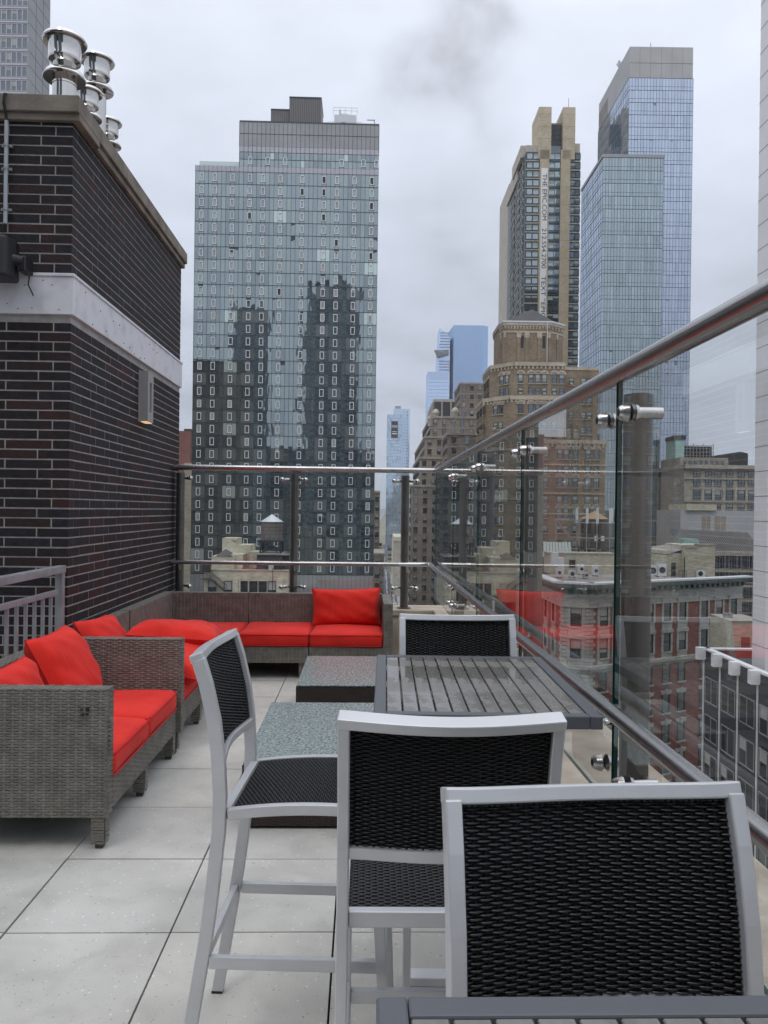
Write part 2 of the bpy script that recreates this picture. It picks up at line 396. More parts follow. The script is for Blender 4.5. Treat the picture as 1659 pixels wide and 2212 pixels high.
# coping stones with a drip moulding under them
def coping_piece(a, b, front):
    m = MB()
    if front: m.box(a, b, -.06, .40, ZW+.02, ZW+.135).box(a, b, -.035, .38, ZW-.03, ZW+.02)
    else: m.box(-.40, .06, a, b, ZW+.02, ZW+.135).box(-.38, .035, a, b, ZW-.03, ZW+.02)
    m.build('coping_stone', M['coping'], wall, bevel=.006)
coping_piece(-4, -.85, True); coping_piece(-.845, .06, True)
ys = [.405, 1.05, 1.68, 2.31, 2.94, 3.26]
for a, b in zip(ys[:-1], ys[1:]): coping_piece(a, b-.006, False)
MB().box(-3.9, -.4, .42, 3.2, ZW, ZW+.05).build('roof_slab', M['gap'], wall)
bd = MB()
bd.box(-4, .025, -.025, .03, 2.9075, 3.168).box(-4, .034, -.034, .03, 3.168, 3.190)
bd.box(-.03, .025, .031, YW1-YW0, 2.9075, 3.168).box(-.03, .034, .031, YW1-YW0, 3.168, 3.190)
for i in range(6): pass
bd.build('painted_band', M['band'], wall, bevel=.004)
# a run of small drilled holes and rust spots in the band
hb = MB()
for i in range(11):
    hx = -.05-.06*i-random.uniform(0,.03); hz = random.choice((2.94, 2.97, 3.10, 3.13))+random.uniform(-.01,.01)
    hb.cyl((hx, -.0285, hz), (hx, -.020, hz), .004, n=8)
for i in range(14):
    hy = .2+.15*i+random.uniform(0,.05); hz = random.choice((2.94, 3.07, 3.12))+random.uniform(-.02,.02)
    hb.cyl((.020, hy, hz), (.0285, hy, hz), .005, n=8)
tag(hb.build('drilled_holes', M['gap'], wall), kind='stuff')

# ---- conduit, cable, loudspeaker, wall light
cd = thing('conduit_pipe', 'pale grey conduit pipe clipped to the dark brick wall under the coping', 'pipe', (-2.475, YW0-.03, 2.9+.62))
MB().cyl((0,0,0), (0,0,ZW-.04-3.52), .0135, n=14).build('pipe', M['conduit'], cd, smooth=True)
for z in (.10, .38, .66-.12):
    b = MB().cyl((0,0,z-.008), (0,0,z+.008), .019, n=14).box(-.036, -.012, .008, .022, z-.009, z+.009).box(.012, .036, .008, .022, z-.009, z+.009)
    b.build('pipe_clip', M['alu_fence'], cd)
MB().tube([(0,0,ZW-.05-3.52), (.0,-.012,ZW-3.52), (0,-.045,ZW-3.52+.06), (.005,-.045,ZW-3.52+.12), (.02,.02,ZW-3.52+.150), (.03,.3,ZW-3.52+.147)], .009, 10).build('black_cable', M['rubber'], cd, smooth=True)
sp = thing('loudspeaker', 'black outdoor loudspeaker on a wall bracket at the left edge of the brick wall', 'speaker', (-2.42, YW0-.16, 3.235))
prof = [(-.17,-.10),(-.02,-.13),(.055,-.10),(.075,.0),(.06,.10),(-.17,.10)]
MB().prism([(x, y) for x, y in prof], -.135, .135, 0).build('cabinet', M['black'], sp, bevel=.018, seg=3)
MB().box(-.15, .0, -.137, -.128, -.11, .11).build('grille', M['rubber'], sp, bevel=.003)
MB().cyl((.05,0,.0), (.115,.02,.0), .045, .03, n=20).build('swivel_mount', M['black'], sp, smooth=True)
MB().box(.08, .14, .0, .13, -.07, .03).build('bracket', M['black'], sp, bevel=.008)
MB().tube([(.13,.05,-.06), (.155,.03,-.10), (.135,.06,-.15), (.165,.075,-.22)], .005, 8).build('loose_wire', M['rubber'], sp, smooth=True)
sx = thing('wall_sconce', 'grey box wall light glowing at its underside on the brick wall', 'wall light', (XW, 7.1, 2.366))
sb = MB(); d0, d1 = .01, .085
sb.box(d0, d1, 0, .055, 0, .455).box(d0, d1, .13, .185, 0, .455).box(d0, d1, .055, .13, .36, .455).box(d0, d1, .055, .13, 0, .09).box(d0, .05, .055, .13, .09, .36)
sb.build('housing', M['sconce'], sx)
MB().box(.0, .012, -.01, .195, -.005, .46).build('backplate', M['sconce'], sx)
MB().box(.02, .075, .01, .175, -.006, -.001).build('lamp', M['lamp'], sx)

# ---- steel flues behind the coping
def flue(x, y, ztop, sc_, label):
    t = thing('steel_flue', label, 'vent pipe', (x, y, ZW+.05), 0, 'polished steel flues on the bulkhead roof')
    h = ztop-(ZW+.05); s = sc_
    st = MB().lathe([(.095*s, 0), (.095*s, h-.40*s), (.100*s, h-.40*s), (.100*s, h-.385*s), (.095*s, h-.385*s), (.095*s, h-.31*s)], n=40)
    st.build('pipe', M['chrome'], t, smooth=True)
    MB().lathe([(.096*s, h-.325*s), (.165*s, h-.345*s), (.168*s, h-.335*s), (.150*s, h-.30*s), (.096*s, h-.27*s)], n=40).build('storm_collar', M['chrome'], t, smooth=True)
    MB().lathe([(.06*s, h-.31*s), (.09*s, h-.22*s), (.125*s, h-.20*s), (.130*s, h-.185*s), (.128*s, h-.175*s), (.128*s, h-.05*s), (.131*s, h-.045*s), (.128*s, h-.035*s), (.128*s, h-.02*s)], n=40).build('cap_drum', M['chrome'], t, smooth=True)
    MB().lathe([(.128*s, h-.02*s), (.170*s, h-.045*s), (.175*s, h-.035*s), (.165*s, h-.01*s), (.10*s, h), (.02*s, h+.004)], n=40).build('rain_cap', M['chrome'], t, smooth=True)
flue(-2.30, 5.98, 5.14, .92, 'tallest polished steel flue, nearest to the corner of the brick wall')
flue(-2.665, 7.75, 6.0, .95, 'second tall polished steel flue, right behind the tallest one')
flue(-2.47, 6.95, 5.26, .74, 'short steel flue whose cap just clears the coping between the tall ones')
flue(-2.755, 8.38, 5.70, .80, 'farthest low steel flue peeking over the slanting coping')

# ---- parapets under the glass
par = MB()
par.box(.92-.13, 1.215, -1.5, 8.3, -.3, .46).box(.775, 1.24, -1.5, 8.3, .46, .52)
pr = par.build('side_parapet', M['parapet'], bevel=.008)
tag(pr, 'beige stone parapet ledge running below the glass railing on the right', 'parapet')
pb = MB().box(-2.6, 1.215, 8.32, 8.75, -.3, .46).box(-2.6, 1.24, 8.30, 8.78, .46, .52).build('back_parapet', M['parapet'], bevel=.008)
tag(pb, 'beige stone parapet ledge behind the far sofas', 'parapet')
j = MB()
for y in (1.4, 2.85, 4.3, 5.8, 7.2): j.box(.774, 1.2405, y-.003, y+.003, .46, .5205)
tag(j.build('joint_lines', M['gap'], pr), kind='stuff')

# ================================================================== RAILINGS
XG, YG, ZR, ZH = .79, 8.40, 2.02, 1.005
def fitting_side(mb, y, z, n=28):      # round clamp on the glass at X=XG
    mb.cyl((XG-.022,y,z), (XG-.004,y,z), .023, .028, n=n).cyl((XG-.032,y,z), (XG-.022,y,z), .017, .023, n=n)
    mb.cyl((XG-.004,y,z), (XG,y,z), .023, n=n, m=1).cyl((XG+.012,y,z), (XG+.016,y,z), .023, n=n, m=1)
    mb.cyl((XG+.016,y,z), (XG+.026,y,z), .028, .024, n=n).cyl((XG+.026,y,z), (XG+.100,y,z), .018, n=n)
    mb.cyl((XG-.0335,y,z), (XG-.0315,y,z), .010, n=12, m=1)
rs = thing('side_glass_railing', 'frameless glass railing with steel rails running along the right side of the terrace', 'glass railing', (XG, 2.4, 0))
def RS(mb, name, mats, **k): # geometry given in world coordinates -> local
    mb.v = [(a-XG, b-2.4, c) for a, b, c in mb.v]
    return mb.build(name, mats, rs, **k)
RS(MB().cyl((XG+.006, -1.2, ZR), (XG+.006, YG, ZR), .030, n=28), 'top_rail', M['steel'], smooth=True)
RS(MB().cyl((XG-.055, -1.2, ZH), (XG-.055, YG-.06, ZH), .0235, n=24), 'handrail', M['steel'], smooth=True)
joints = [-.49, .955, 2.40, 3.85, 5.30, 6.75, 8.385]
for a, b in zip(joints[:-1], joints[1:]):
    g = MB().box(XG, XG+.0135, a+.010, b-.010, .66, 1.997, 0)
    g.m = [0]*6
    g.m = [1, 1, 1, 0, 1, 0]
    RS(g, 'glass_pane', [M['glass'], M['glass_edge']])
for y in joints[:-1]:
    p = MB().cyl((XG+.066, y, .52), (XG+.066, y, 1.955), .0445, n=28)
    RS(p, 'post', M['steel_dark'], smooth=True)
    RS(MB().cyl((XG+.066, y, .52), (XG+.066, y, .532), .075, n=28), 'base_flange', M['steel_dark'], smooth=True)
    for z in (1.885, .775):
        for s in (-1, 1):
            f = MB(); fitting_side(f, y+s*.105, z); RS(f, 'glass_clamp', [M['satin'], M['rubber']], smooth=True)
        RS(MB().cyl((XG+.082, y-.105, z), (XG+.082, y+.105, z), .011, n=12), 'clamp_bar', M['chrome'], smooth=True)
    RS(MB().tube([(XG+.0, y+.02, ZH-.075), (XG-.04, y+.02, ZH-.07), (XG-.055, y+.02, ZH-.02)], .008, 10).cyl((XG-.02, y+.02, ZH-.075), (XG+.05, y+.02, ZH-.075), .012, n=12), 'handrail_bracket', M['chrome'], smooth=True)

rb = thing('back_glass_railing', 'frameless glass railing with steel rails across the far end behind the sofas', 'glass railing', (-.6, YG, 0))
def RB(mb, name, mats, **k):
    mb.v = [(a+.6, b-YG, c) for a, b, c in mb.v]
    return mb.build(name, mats, rb, **k)
RB(MB().cyl((XW+.01, YG+.006, ZR), (XG+.03, YG+.006, ZR), .030, n=28), 'top_rail', M['steel'], smooth=True)
RB(MB().cyl((XW+.01, YG-.055, ZH), (XG-.05, YG-.055, ZH), .0215, n=24), 'handrail', M['steel'], smooth=True)
RB(MB().cyl((.40, YG-.055, ZH), (.75, YG-.055, ZH), .0245, n=24), 'rail_sleeve', M['chrome'], smooth=True)
px = [-1.965, -.735, .47]
for a, b in ((-2.03, -1.972), (-1.958, -.742), (-.728, .463), (.477, .785)):
    g = MB().box(a, b, YG, YG+.0135, .66, 1.997, 0); g.m = [1, 1, 0, 1, 0, 1]
    RB(g, 'glass_pane', [M['glass'], M['glass_edge']])
for x in px:
    RB(MB().cyl((x, YG+.075, .52), (x, YG+.075, 1.965), .0445, n=28), 'post', M['steel_dark'], smooth=True)
    RB(MB().cyl((x, YG+.075, .52), (x, YG+.075, .532), .075, n=28), 'base_flange', M['steel_dark'], smooth=True)
    for z in (1.905, .745):
        for s in (-1, 1):
            if x < -1.9 and s < 0: continue
            cx = x+s*.125
            f = MB().lathe([(.001,-.026),(.015,-.021),(.024,-.010),(.026,0),(.024,.010),(.015,.021),(.001,.026)], (0,0,0), 20)
            f2 = MB().merge(f, Matrix.Translation((cx, YG-.012, z)) @ Matrix.Rotation(R(90), 4, 'X'))
            f2.cyl((cx, YG-.01, z), (cx, YG+.05, z), .012, n=14)
            f2.lathe([(.010,0),(.016,.03),(.010,.06)], (0,0,0), 14) if False else None
            f2.cyl((cx, YG+.045, z), (cx-s*.04, YG+.06, z), .011, .019, n=14).cyl((cx-s*.04, YG+.06, z), (cx-s*.09, YG+.07, z), .019, .010, n=14)
            RB(f2, 'glass_clamp', M['chrome'], smooth=True)
    RB(MB().tube([(x+.02, YG+.0, ZH-.075), (x+.02, YG-.04, ZH-.07), (x+.02, YG-.055, ZH-.02)], .008, 10).cyl((x+.02, YG-.02, ZH-.075), (x+.02, YG+.05, ZH-.075), .012, n=12), 'handrail_bracket', M['chrome'], smooth=True)

# ---- aluminium picket fence at the left
XF = -2.06
fn = thing('picket_railing', 'silver aluminium picket railing at the left edge ending against the brick wall', 'metal railing', (XF, 5.35, 0))
MB().box(-.02, .035, -2.6, .05, 1.13, 1.18).build('top_rail', M['alu_fence'], fn, bevel=.004)
MB().box(-.012, .018, -2.6, -.035, .985, 1.02).build('lower_rail', M['alu_fence'], fn, bevel=.003)
MB().box(-.012, .018, -2.6, -.035, .10, .135).build('bottom_rail', M['alu_fence'], fn, bevel=.003)
MB().box(-.022, .028, 0, .052, 0, 1.13).build('post', M['alu_fence'], fn, bevel=.004)
MB().box(-.022, .028, -2.0, -1.95, 0, 1.13).build('post', M['alu_fence'], fn, bevel=.004)
pk = MB().box(-.0095, .0095, -.0095, .0095, .135, .985)
pieces('picket', fn, [pk], [M['alu_fence']], [(0, (.003, -.13-.128*i, 0), (0,0,0), ONE) for i in range(18) if abs(-.13-.128*i+1.975) > .04])
# ================================================================== WOVEN SURFACES
def weave(mb, f, W_, H_, sp, rp, amp, fill=.86, m=0, seg=4, phase=0, bulge=.35):
    """rows of strands over stakes; f(u,v,h) -> point at height h above the surface"""
    ns = max(2, round(W_/sp)); sp = W_/ns; nr = max(2, round(H_/rp)); rp = H_/nr
    n = ns*seg
    for r in range(nr):
        v = (r+.5)*rp; vs = []
        jit = random.uniform(-.06, .06)*rp
        for i in range(n+1):
            u = i*sp/seg
            h = amp*math.cos(PI*(u/sp+r+phase))
            hw = rp*fill/2*(1+.12*(h/amp if amp else 0))
            vs += [f(u, v-hw+jit, h-amp*bulge*1.4), f(u, v-hw*.55+jit, h+amp*bulge*.55), f(u, v+hw*.55+jit, h+amp*bulge*.55), f(u, v+hw+jit, h-amp*bulge*1.4)]
        fs = []
        for i in range(n):
            a = i*4; b = a+4
            fs += [(a, b, b+1, a+1), (a+1, b+1, b+2, a+2), (a+2, b+2, b+3, a+3)]
        mb.add(vs, fs, m)
def stakes(mb, f, W_, H_, sp, w, h0, m=0, nv=1):
    ns = max(2, round(W_/sp)); sp = W_/ns
    for i in range(ns+1):
        u = min(max(i*sp, w), W_-w); vs = []
        for k in range(nv+1):
            v = H_*k/nv
            vs += [f(u-w, v, h0-.0015), f(u, v, h0+.001), f(u+w, v, h0-.0015)]
        mb.add(vs, [q for k in range(nv) for q in ((k*3, k*3+1, k*3+4, k*3+3), (k*3+1, k*3+2, k*3+5, k*3+4))], m)
def plane_map(O, A, B):
    O = Vector(O); A = Vector(A).normalized(); B = Vector(B).normalized(); N = A.cross(B)
    return lambda u, v, h: tuple(O+A*u+B*v+N*h)
def woven_box(x0, x1, y0, y1, z0, z1, faces, sp=.036, rp=.0125, amp=.0023, mats=('wicker', 'wicker_core')):
    """solid core with woven strip on the named faces: f front(-Y) b back(+Y) l left(-X) r right(+X) t top"""
    mb = MB(); e = .004
    mb.box(x0+e, x1-e, y0+e, y1-e, z0, z1-e, 1)
    for c in faces:
        if c == 'f': g, w, h = plane_map((x0,y0+.002,z0), (1,0,0), (0,0,1)), x1-x0, z1-z0
        elif c == 'b': g, w, h = plane_map((x1,y1-.002,z0), (-1,0,0), (0,0,1)), x1-x0, z1-z0
        elif c == 'r': g, w, h = plane_map((x1-.002,y0,z0), (0,1,0), (0,0,1)), y1-y0, z1-z0
        elif c == 'l': g, w, h = plane_map((x0+.002,y1,z0), (0,-1,0), (0,0,1)), y1-y0, z1-z0
        elif c == 't':
            if x1-x0 > y1-y0: g, w, h = plane_map((x0,y0,z1-.002), (1,0,0), (0,1,0)), x1-x0, y1-y0
            else: g, w, h = plane_map((x1,y0,z1-.002), (0,1,0), (-1,0,0)), y1-y0, x1-x0
        weave(mb, g, w, h, sp, rp, amp, fill=.84)
        stakes(mb, g, w, h, sp, .007, .0002)
    return mb
WM = [M['wicker'], M['wicker_core']]
BM = [M['wicker_brown'], M['wicker_core']]

# ================================================================== SOFAS
def leg(parent, x, y, h=.15):
    mb = MB()
    mb.add([(x-.020,y-.020,0.022),(x+.020,y-.020,0.022),(x+.020,y+.020,0.022),(x-.020,y+.020,0.022),(x-.032,y-.032,h),(x+.032,y-.032,h),(x+.032,y+.032,h),(x-.032,y+.032,h)],
           [(0,3,2,1),(4,5,6,7),(0,1,5,4),(1,2,6,5),(2,3,7,6),(3,0,4,7)], 1)
    for g, w in ((plane_map((x-.032,y-.033,.025), (1,0,0), (.0,.0,1)), .062), (plane_map((x+.033,y-.032,.025), (0,1,0), (0,0,1)), .062)):
        weave(mb, g, w, h-.02, .02, .0125, .0009)
    o = mb.build('leg', WM, parent, smooth=True)
    MB().box(x-.017, x+.017, y-.017, y+.017, 0, .024).build('foot_block', M['foot'], o)
def sofa_box(parent, name, *a, **k):
    return woven_box(*a, **k).build(name, WM, parent, smooth=True)
SX0, SX1 = -1.93, -1.17        # left row: back plane, seat front
ZB, ZS, ZA, ZK = .15, .30, .745, .72
# loveseat nearest the camera
s1 = thing('wicker_loveseat', 'grey wicker loveseat in the left foreground with two red seat cushions', 'sofa', (SX0, 3.6, 0))
def loc(parent, x, y): return x-parent.location.x, y-parent.location.y
def S(parent, name, x0, x1, y0, y1, z0, z1, faces):
    px_, py_ = parent.location.x, parent.location.y
    return sofa_box(parent, name, x0-px_, x1-px_, y0-py_, y1-py_, z0, z1, faces)
def LG(parent, x, y): leg(parent, x-parent.location.x, y-parent.location.y)
# the near arm: woven panel with a worn-through spot near its top corner
S(s1, 'arm_panel', SX0-.1, SX1+.012, 3.615, 3.70, ZB, ZA, 'fbrt')
S(s1, 'seat_base', SX0, SX1, 3.70, 4.985, ZB, ZS, 'r')
S(s1, 'backrest', SX0-.1, SX0+.0, 3.70, 4.985, ZB, ZK+.0, 'rt')
wo_ = MB()
for a, b, c, d in ((.10,.118,.045,.062),(.125,.137,.05,.06),(.10,.114,.07,.08),(.122,.138,.072,.084)):
    wo_.box(SX1+.012-SX0-a, SX1+.012-SX0-a+(b-a), .0085, .0095, ZA-d-.04, ZA-c-.04)
tag(wo_.build('worn_spot', M['rubber'], s1), label='dark worn through hole in the weave near the top corner')
for x, y in ((SX1-.03, 3.655), (SX1-.03, 4.31), (SX1-.03, 4.94), (SX0-.05, 3.66)): LG(s1, x, y)
# broken strand ends poking from the arm's front edge
bs = MB()
for i in range(7):
    z = .60-.022*i; bs.box(SX1+.012-SX0, SX1+.012-SX0+.014+.006*random.random(), .02, .045, z, z+.008)
tag(bs.build('frayed_strand', M['wicker'], s1), kind='stuff')

s2 = thing('wicker_loveseat', 'grey wicker loveseat behind the nearest one with a woven arm in mid picture', 'sofa', (SX0, 5.0, 0))
S(s2, 'arm_panel', SX0-.1, SX1+.03, 5.0, 5.085, ZB, ZA, 'frt')
S(s2, 'seat_base', SX0, SX1, 5.085, 6.55, ZB, ZS, 'r')
S(s2, 'backrest', SX0-.1, SX0, 5.085, 6.55, ZB, ZK, 'rt')
for x, y in ((SX1-.03, 5.06), (SX1-.03, 5.75), (SX1-.03, 6.5)): LG(s2, x, y)

YB0, YB1 = 7.27, 8.02         # far row: seat front, back plane
s3 = thing('wicker_corner_sofa', 'grey wicker corner sofa seat where the two rows meet by the brick wall', 'sofa', (SX0, 6.58, 0))
S(s3, 'seat_base', SX0, SX1, 6.58, YB1, ZB, ZS, 'r')
S(s3, 'backrest', SX0-.1, SX0, 6.58, YB1, ZB, ZK, 'rt')
S(s3, 'back_panel', SX0-.1, -1.155, YB1, YB1+.09, ZB, ZK, 'ft')
for x, y in ((SX1-.03, 6.63),): LG(s3, x, y)
s4 = thing('wicker_armless_sofa', 'grey wicker armless sofa section at the far end between corner and arm section', 'sofa', (-.82, YB0, 0))
S(s4, 'seat_base', -1.145, -.485, YB0, YB1, ZB, ZS, 'f'); S(s4, 'backrest', -1.145, -.485, YB1, YB1+.09, ZB, ZK, 'ft')
for x in (-1.09, -.54): LG(s4, x, YB0+.05)
s5 = thing('wicker_arm_sofa', 'grey wicker sofa section at the far right end with an arm and a red pillow', 'sofa', (-.15, YB0, 0))
S(s5, 'seat_base', -.475, .215, YB0, YB1, ZB, ZS, 'f'); S(s5, 'backrest', -.475, .215, YB1, YB1+.09, ZB, ZK, 'ft')
S(s5, 'arm_panel', .215, .30, YB0-.01, YB1+.09, ZB, ZK-.01, 'frlt')
for x in (-.42, .25): LG(s5, x, YB0+.05)

# ---- cushions
def cushion_mb(a, b, c, r=.035, crown=.018, n=18, wr=.004, seed=0):
    """rounded box half sizes a,b,c"""
    rd = random.Random(seed); mb = MB()
    ph = [rd.uniform(0, 6) for _ in range(6)]
    idx = {}
    vs = []; fs = []
    def P(x, y, z):
        key = (round(x,5), round(y,5), round(z,5))
        if key in idx: return idx[key]
        q = Vector((x*a, y*b, z*c)); inner = Vector((max(-(a-r), min(a-r, q.x)), max(-(b-r), min(b-r, q.y)), max(-(c-r), min(c-r, q.z))))
        d = q-inner
        if d.length > 1e-6: q = inner+d.normalized()*r*min(1, d.length/r*1.0 if d.length < r else 1)
        q.z += crown*(1-x**4)*(1-y**4)*(1 if z > 0 else -.3)*abs(z)
        q.z += wr*math.sin(3.1*x+ph[0])*math.sin(2.7*y+ph[1])*(1 if z > 0 else 0)
        q.x *= 1+.012*math.sin(2.5*y+ph[2])*(1-abs(z)*.3); q.y *= 1+.012*math.sin(2.5*x+ph[3])
        idx[key] = len(vs); vs.append(tuple(q)); return idx[key]
    L_ = [-1+2*i/n for i in range(n+1)]
    # denser near the borders
    L_ = [math.copysign(1-(1-abs(t))**1.6, t) for t in L_]
    Z_ = [-1, -.8, -.45, 0, .45, .8, 1]
    for zi in (-1, 1):
        for i in range(n):
            for j in range(n):
                q = [P(L_[i],L_[j],zi), P(L_[i+1],L_[j],zi), P(L_[i+1],L_[j+1],zi), P(L_[i],L_[j+1],zi)]
                fs.append(tuple(q if zi > 0 else q[::-1]))
    for si in (-1, 1):
        for i in range(n):
            for k in range(6):
                q = [P(si,L_[i],Z_[k]), P(si,L_[i+1],Z_[k]), P(si,L_[i+1],Z_[k+1]), P(si,L_[i],Z_[k+1])]
                fs.append(tuple(q if si > 0 else q[::-1]))
                q = [P(L_[i],si,Z_[k]), P(L_[i+1],si,Z_[k]), P(L_[i+1],si,Z_[k+1]), P(L_[i],si,Z_[k+1])]
                fs.append(tuple(q if si < 0 else q[::-1]))
    return mb.add(vs, fs, 0)
def piping(a, b, c, r=.035, crown=0):
    mb = MB()
    for z in (c-.012, -c+.012):
        pts = []
        rr = r*.8
        for cx, cy, t0 in ((a-rr, b-rr, 0), (-(a-rr), b-rr, 90), (-(a-rr), -(b-rr), 180), (a-rr, -(b-rr), 270)):
            for k in range(4):
                t = R(t0+30*k); pts.append((cx+rr*math.cos(t)*1.0, cy+rr*math.sin(t), z))
        pts.append(pts[0]); mb.tube(pts, .0042, 6)
    return mb
def seat_cushion(label, x0, x1, y0, y1, z, group='red seat cushions on the wicker sofas', h=.125, seed=0, rz=0):
    a, b, c = (x1-x0)/2, (y1-y0)/2, h/2
    o = cushion_mb(a, b, c, seed=seed).build('seat_cushion', M['red'], None, ((x0+x1)/2, (y0+y1)/2, z+c), (0,0,rz), smooth=True)
    o.data.shade_smooth(); tag(o, label, 'cushion', group)
    piping(a, b, c).build('piping', M['red_dark'], o, smooth=True)
    return o
def pillow_mb(w, h, t, n=26, seed=0):
    rd = random.Random(seed); ph = [rd.uniform(0, 6) for _ in range(8)]
    mb = MB()
    for side in (1, -1):
        vs = []; fs = []
        for i in range(n+1):
            for j in range(n+1):
                x = -1+2*i/n; y = -1+2*j/n
                px_ = x*w*(1-.07*(1-y*y)*abs(x)); py_ = y*h*(1-.08*(1-x*x)*abs(y))
                th = max(0, (1-x**4)*(1-y**4))**.55*t*(1+.10*math.sin(2.2*x+ph[0])*math.sin(2*y+ph[1]))
                wr = .012*math.sin(9*(x*.7+y)+ph[2]+2*math.sin(2*x))*(1-max(abs(x),abs(y))**3)*max(abs(x),abs(y))**1.5
                wr += .006*math.sin(17*(x-.6*y)+ph[3])*(abs(x*y))
                vs.append((px_, py_, side*(th+wr*(1 if th > .01 else 0))))
        for i in range(n):
            for j in range(n):
                q = (i*(n+1)+j, (i+1)*(n+1)+j, (i+1)*(n+1)+j+1, i*(n+1)+j+1)
                fs.append(q if side > 0 else q[::-1])
        mb.add(vs, fs, 0)
    # seam around the edge
    pts = []
    def E(x, y): return (x*w*(1-.07*(1-y*y)*abs(x)), y*h*(1-.08*(1-x*x)*abs(y)), 0)
    m = 14
    for i in range(m): pts.append(E(-1+2*i/m, -1))
    for i in range(m): pts.append(E(1, -1+2*i/m))
    for i in range(m): pts.append(E(1-2*i/m, 1))
    for i in range(m): pts.append(E(-1, 1-2*i/m))
    pts.append(pts[0])
    return mb, pts
def pillow(label, loc_, rot, w=.28, h=.27, t=.085, seed=0, group='red pillows scattered on the wicker sofas'):
    mb, pts = pillow_mb(w, h, t, seed=seed)
    o = mb.build('pillow', M['red'], None, loc_, rot, smooth=True); o.data.shade_smooth(); tag(o, label, 'pillow', group)
    MB().tube(pts, .0045, 6).build('piping', M['red_dark'], o, smooth=True)
    return o
seat_cushion('nearest red seat cushion at the near end of the front loveseat', SX0+.02, SX1+.01, 3.71, 4.34, ZS, seed=1)
seat_cushion('second red seat cushion of the front loveseat against the woven arm', SX0+.02, SX1+.01, 4.35, 4.985, ZS, seed=2)
seat_cushion('red seat cushion under the stacked pillows right behind the mid arm', SX0+.02, SX1+.01, 5.095, 5.80, ZS, seed=3)
seat_cushion('red seat cushion of the second loveseat nearer to the corner', SX0+.02, SX1+.01, 5.81, 6.54, ZS, seed=4)
seat_cushion('red seat cushion in the corner, partly hidden behind the stacked pillows', SX0+.02, -1.155, 6.60, YB1-.01, ZS, seed=5)
seat_cushion('red seat cushion of the armless section left of the pillow section', -1.145, -.485, YB0-.01, YB1-.01, ZS, seed=6)
seat_cushion('red seat cushion at the far right end under the upright red pillow', -.475, .21, YB0-.01, YB1-.01, ZS, seed=7)

pillow('red pillow cut by the left picture edge on the front loveseat', (-1.75, 3.98, .585), (R(68), 0, R(88)), .28, .20, .10, seed=2)
pillow('large red pillow leaning in the front loveseat beside the woven arm', (-1.735, 4.63, .625), (R(62), 0, R(90)), .29, .245, .115, seed=5)
pillow('red pillow lying back behind the mid woven arm next to the brick wall', (-1.78, 5.50, .615), (R(58), R(3), R(88)), .30, .22, .11, seed=8)
pillow('upper red pillow of the stack on the second loveseat', (-1.38, 5.90, .635), (R(-4), R(5), R(8)), .33, .36, .10, seed=11)
pillow('lower red pillow of the stack on the second loveseat', (-1.31, 5.50, .515), (R(5), R(9), R(-6)), .27, .30, .115, seed=14)
pillow('upright red pillow at the far right end against the glass railing', (-.145, 7.86, .60), (R(76), R(-1.5), R(0)), .35, .195, .13, seed=17)

# ================================================================== COFFEE TABLES
def coffee(label, x0, x1, y0, y1, loc_rz=0):
    t = thing('coffee_table', label, 'coffee table', ((x0+x1)/2, (y0+y1)/2, 0), 0, 'dark wicker coffee tables with rain covered glass tops')
    a, b = (x1-x0)/2, (y1-y0)/2
    woven_box(-a+.012, a-.012, -b+.008, b-.008, .015, .20, 'fl', .03, .011, .002).build('lower_body', BM, t, smooth=True)
    woven_box(-a, a, -b, b, .20, .318, 'flt', .03, .011, .002).build('apron', BM, t, smooth=True)
    MB().box(-a+.004, a-.004, -b+.004, b-.004, .3215, .3305).build('glass_top', M['wet_glass'], t, bevel=.002)
    for sx_ in (-1, 1):
        for sy in (-1, 1): MB().box(sx_*(a-.05)-.03, sx_*(a-.05)+.03, sy*(b-.05)-.03, sy*(b-.05)+.03, 0, .035).build('foot', M['wicker_core'], t)
    return t
coffee('nearer dark wicker coffee table, wet glass top, behind the left bar stool', -.575, .20, 3.85, 5.07)
coffee('farther dark wicker coffee table reflecting the red pillow', -.455, .30, 5.56, 6.68)

# ================================================================== BAR TABLES
def bar_table(label, cx, cy, rz, w=.605, d=.84):
    t = thing('bar_table', label, 'bar table', (cx, cy, 0), rz, 'bar height slatted tables')
    a, b, f = w/2, d/2, .034
    z0, z1 = 1.015, 1.05
    for nm, bx in (('frame_side', (-a, -a+f, -b, b)), ('frame_side', (a-f, a, -b, b)), ('frame_end', (-a+f+.0005, a-f-.0005, -b, -b+f)), ('frame_end', (-a+f+.0005, a-f-.0005, b-f, b))):
        MB().box(*bx, z0, z1).build(nm, M['table_frame'], t, bevel=.003)
    n = 12; iw = (w-2*f)/n
    sl = MB().box(-iw/2+.0022, iw/2-.0022, -b+f+.001, b-f-.001, z1-.016, z1-.0025)
    sls = pieces('slat', t, [sl], [M['slat']], [(0, (-a+f+iw*(i+.5), 0, random.uniform(-.0005,.0005)), (0,0,0), ONE) for i in range(n)])
    for o in sls:
        bv = o.modifiers.new('bevel', 'BEVEL'); bv.width = .0015; bv.segments = 1
    for y in (-.2, .2): MB().box(-a+f, a-f, y-.02, y+.02, z0-.01, z1-.017).build('cross_bar', M['table_frame'], t)
    MB().box(-.04, .04, -.04, .04, .03, z0-.01).build('pedestal', M['alu'], t, bevel=.005)
    MB().box(-.20, .26, .12, .18, 0, .03).build('base_foot', M['white'], t, bevel=.004)
    MB().box(-.20, .26, -.18, -.12, 0, .03).build('base_foot', M['white'], t, bevel=.004)
    MB().box(-.04, .04, -.12, .12, 0, .03).build('base_link', M['white'], t, bevel=.004)
    return t
bar_table('grey slatted bar table in the middle with wet slats', .352, 2.455, R(-1.8))
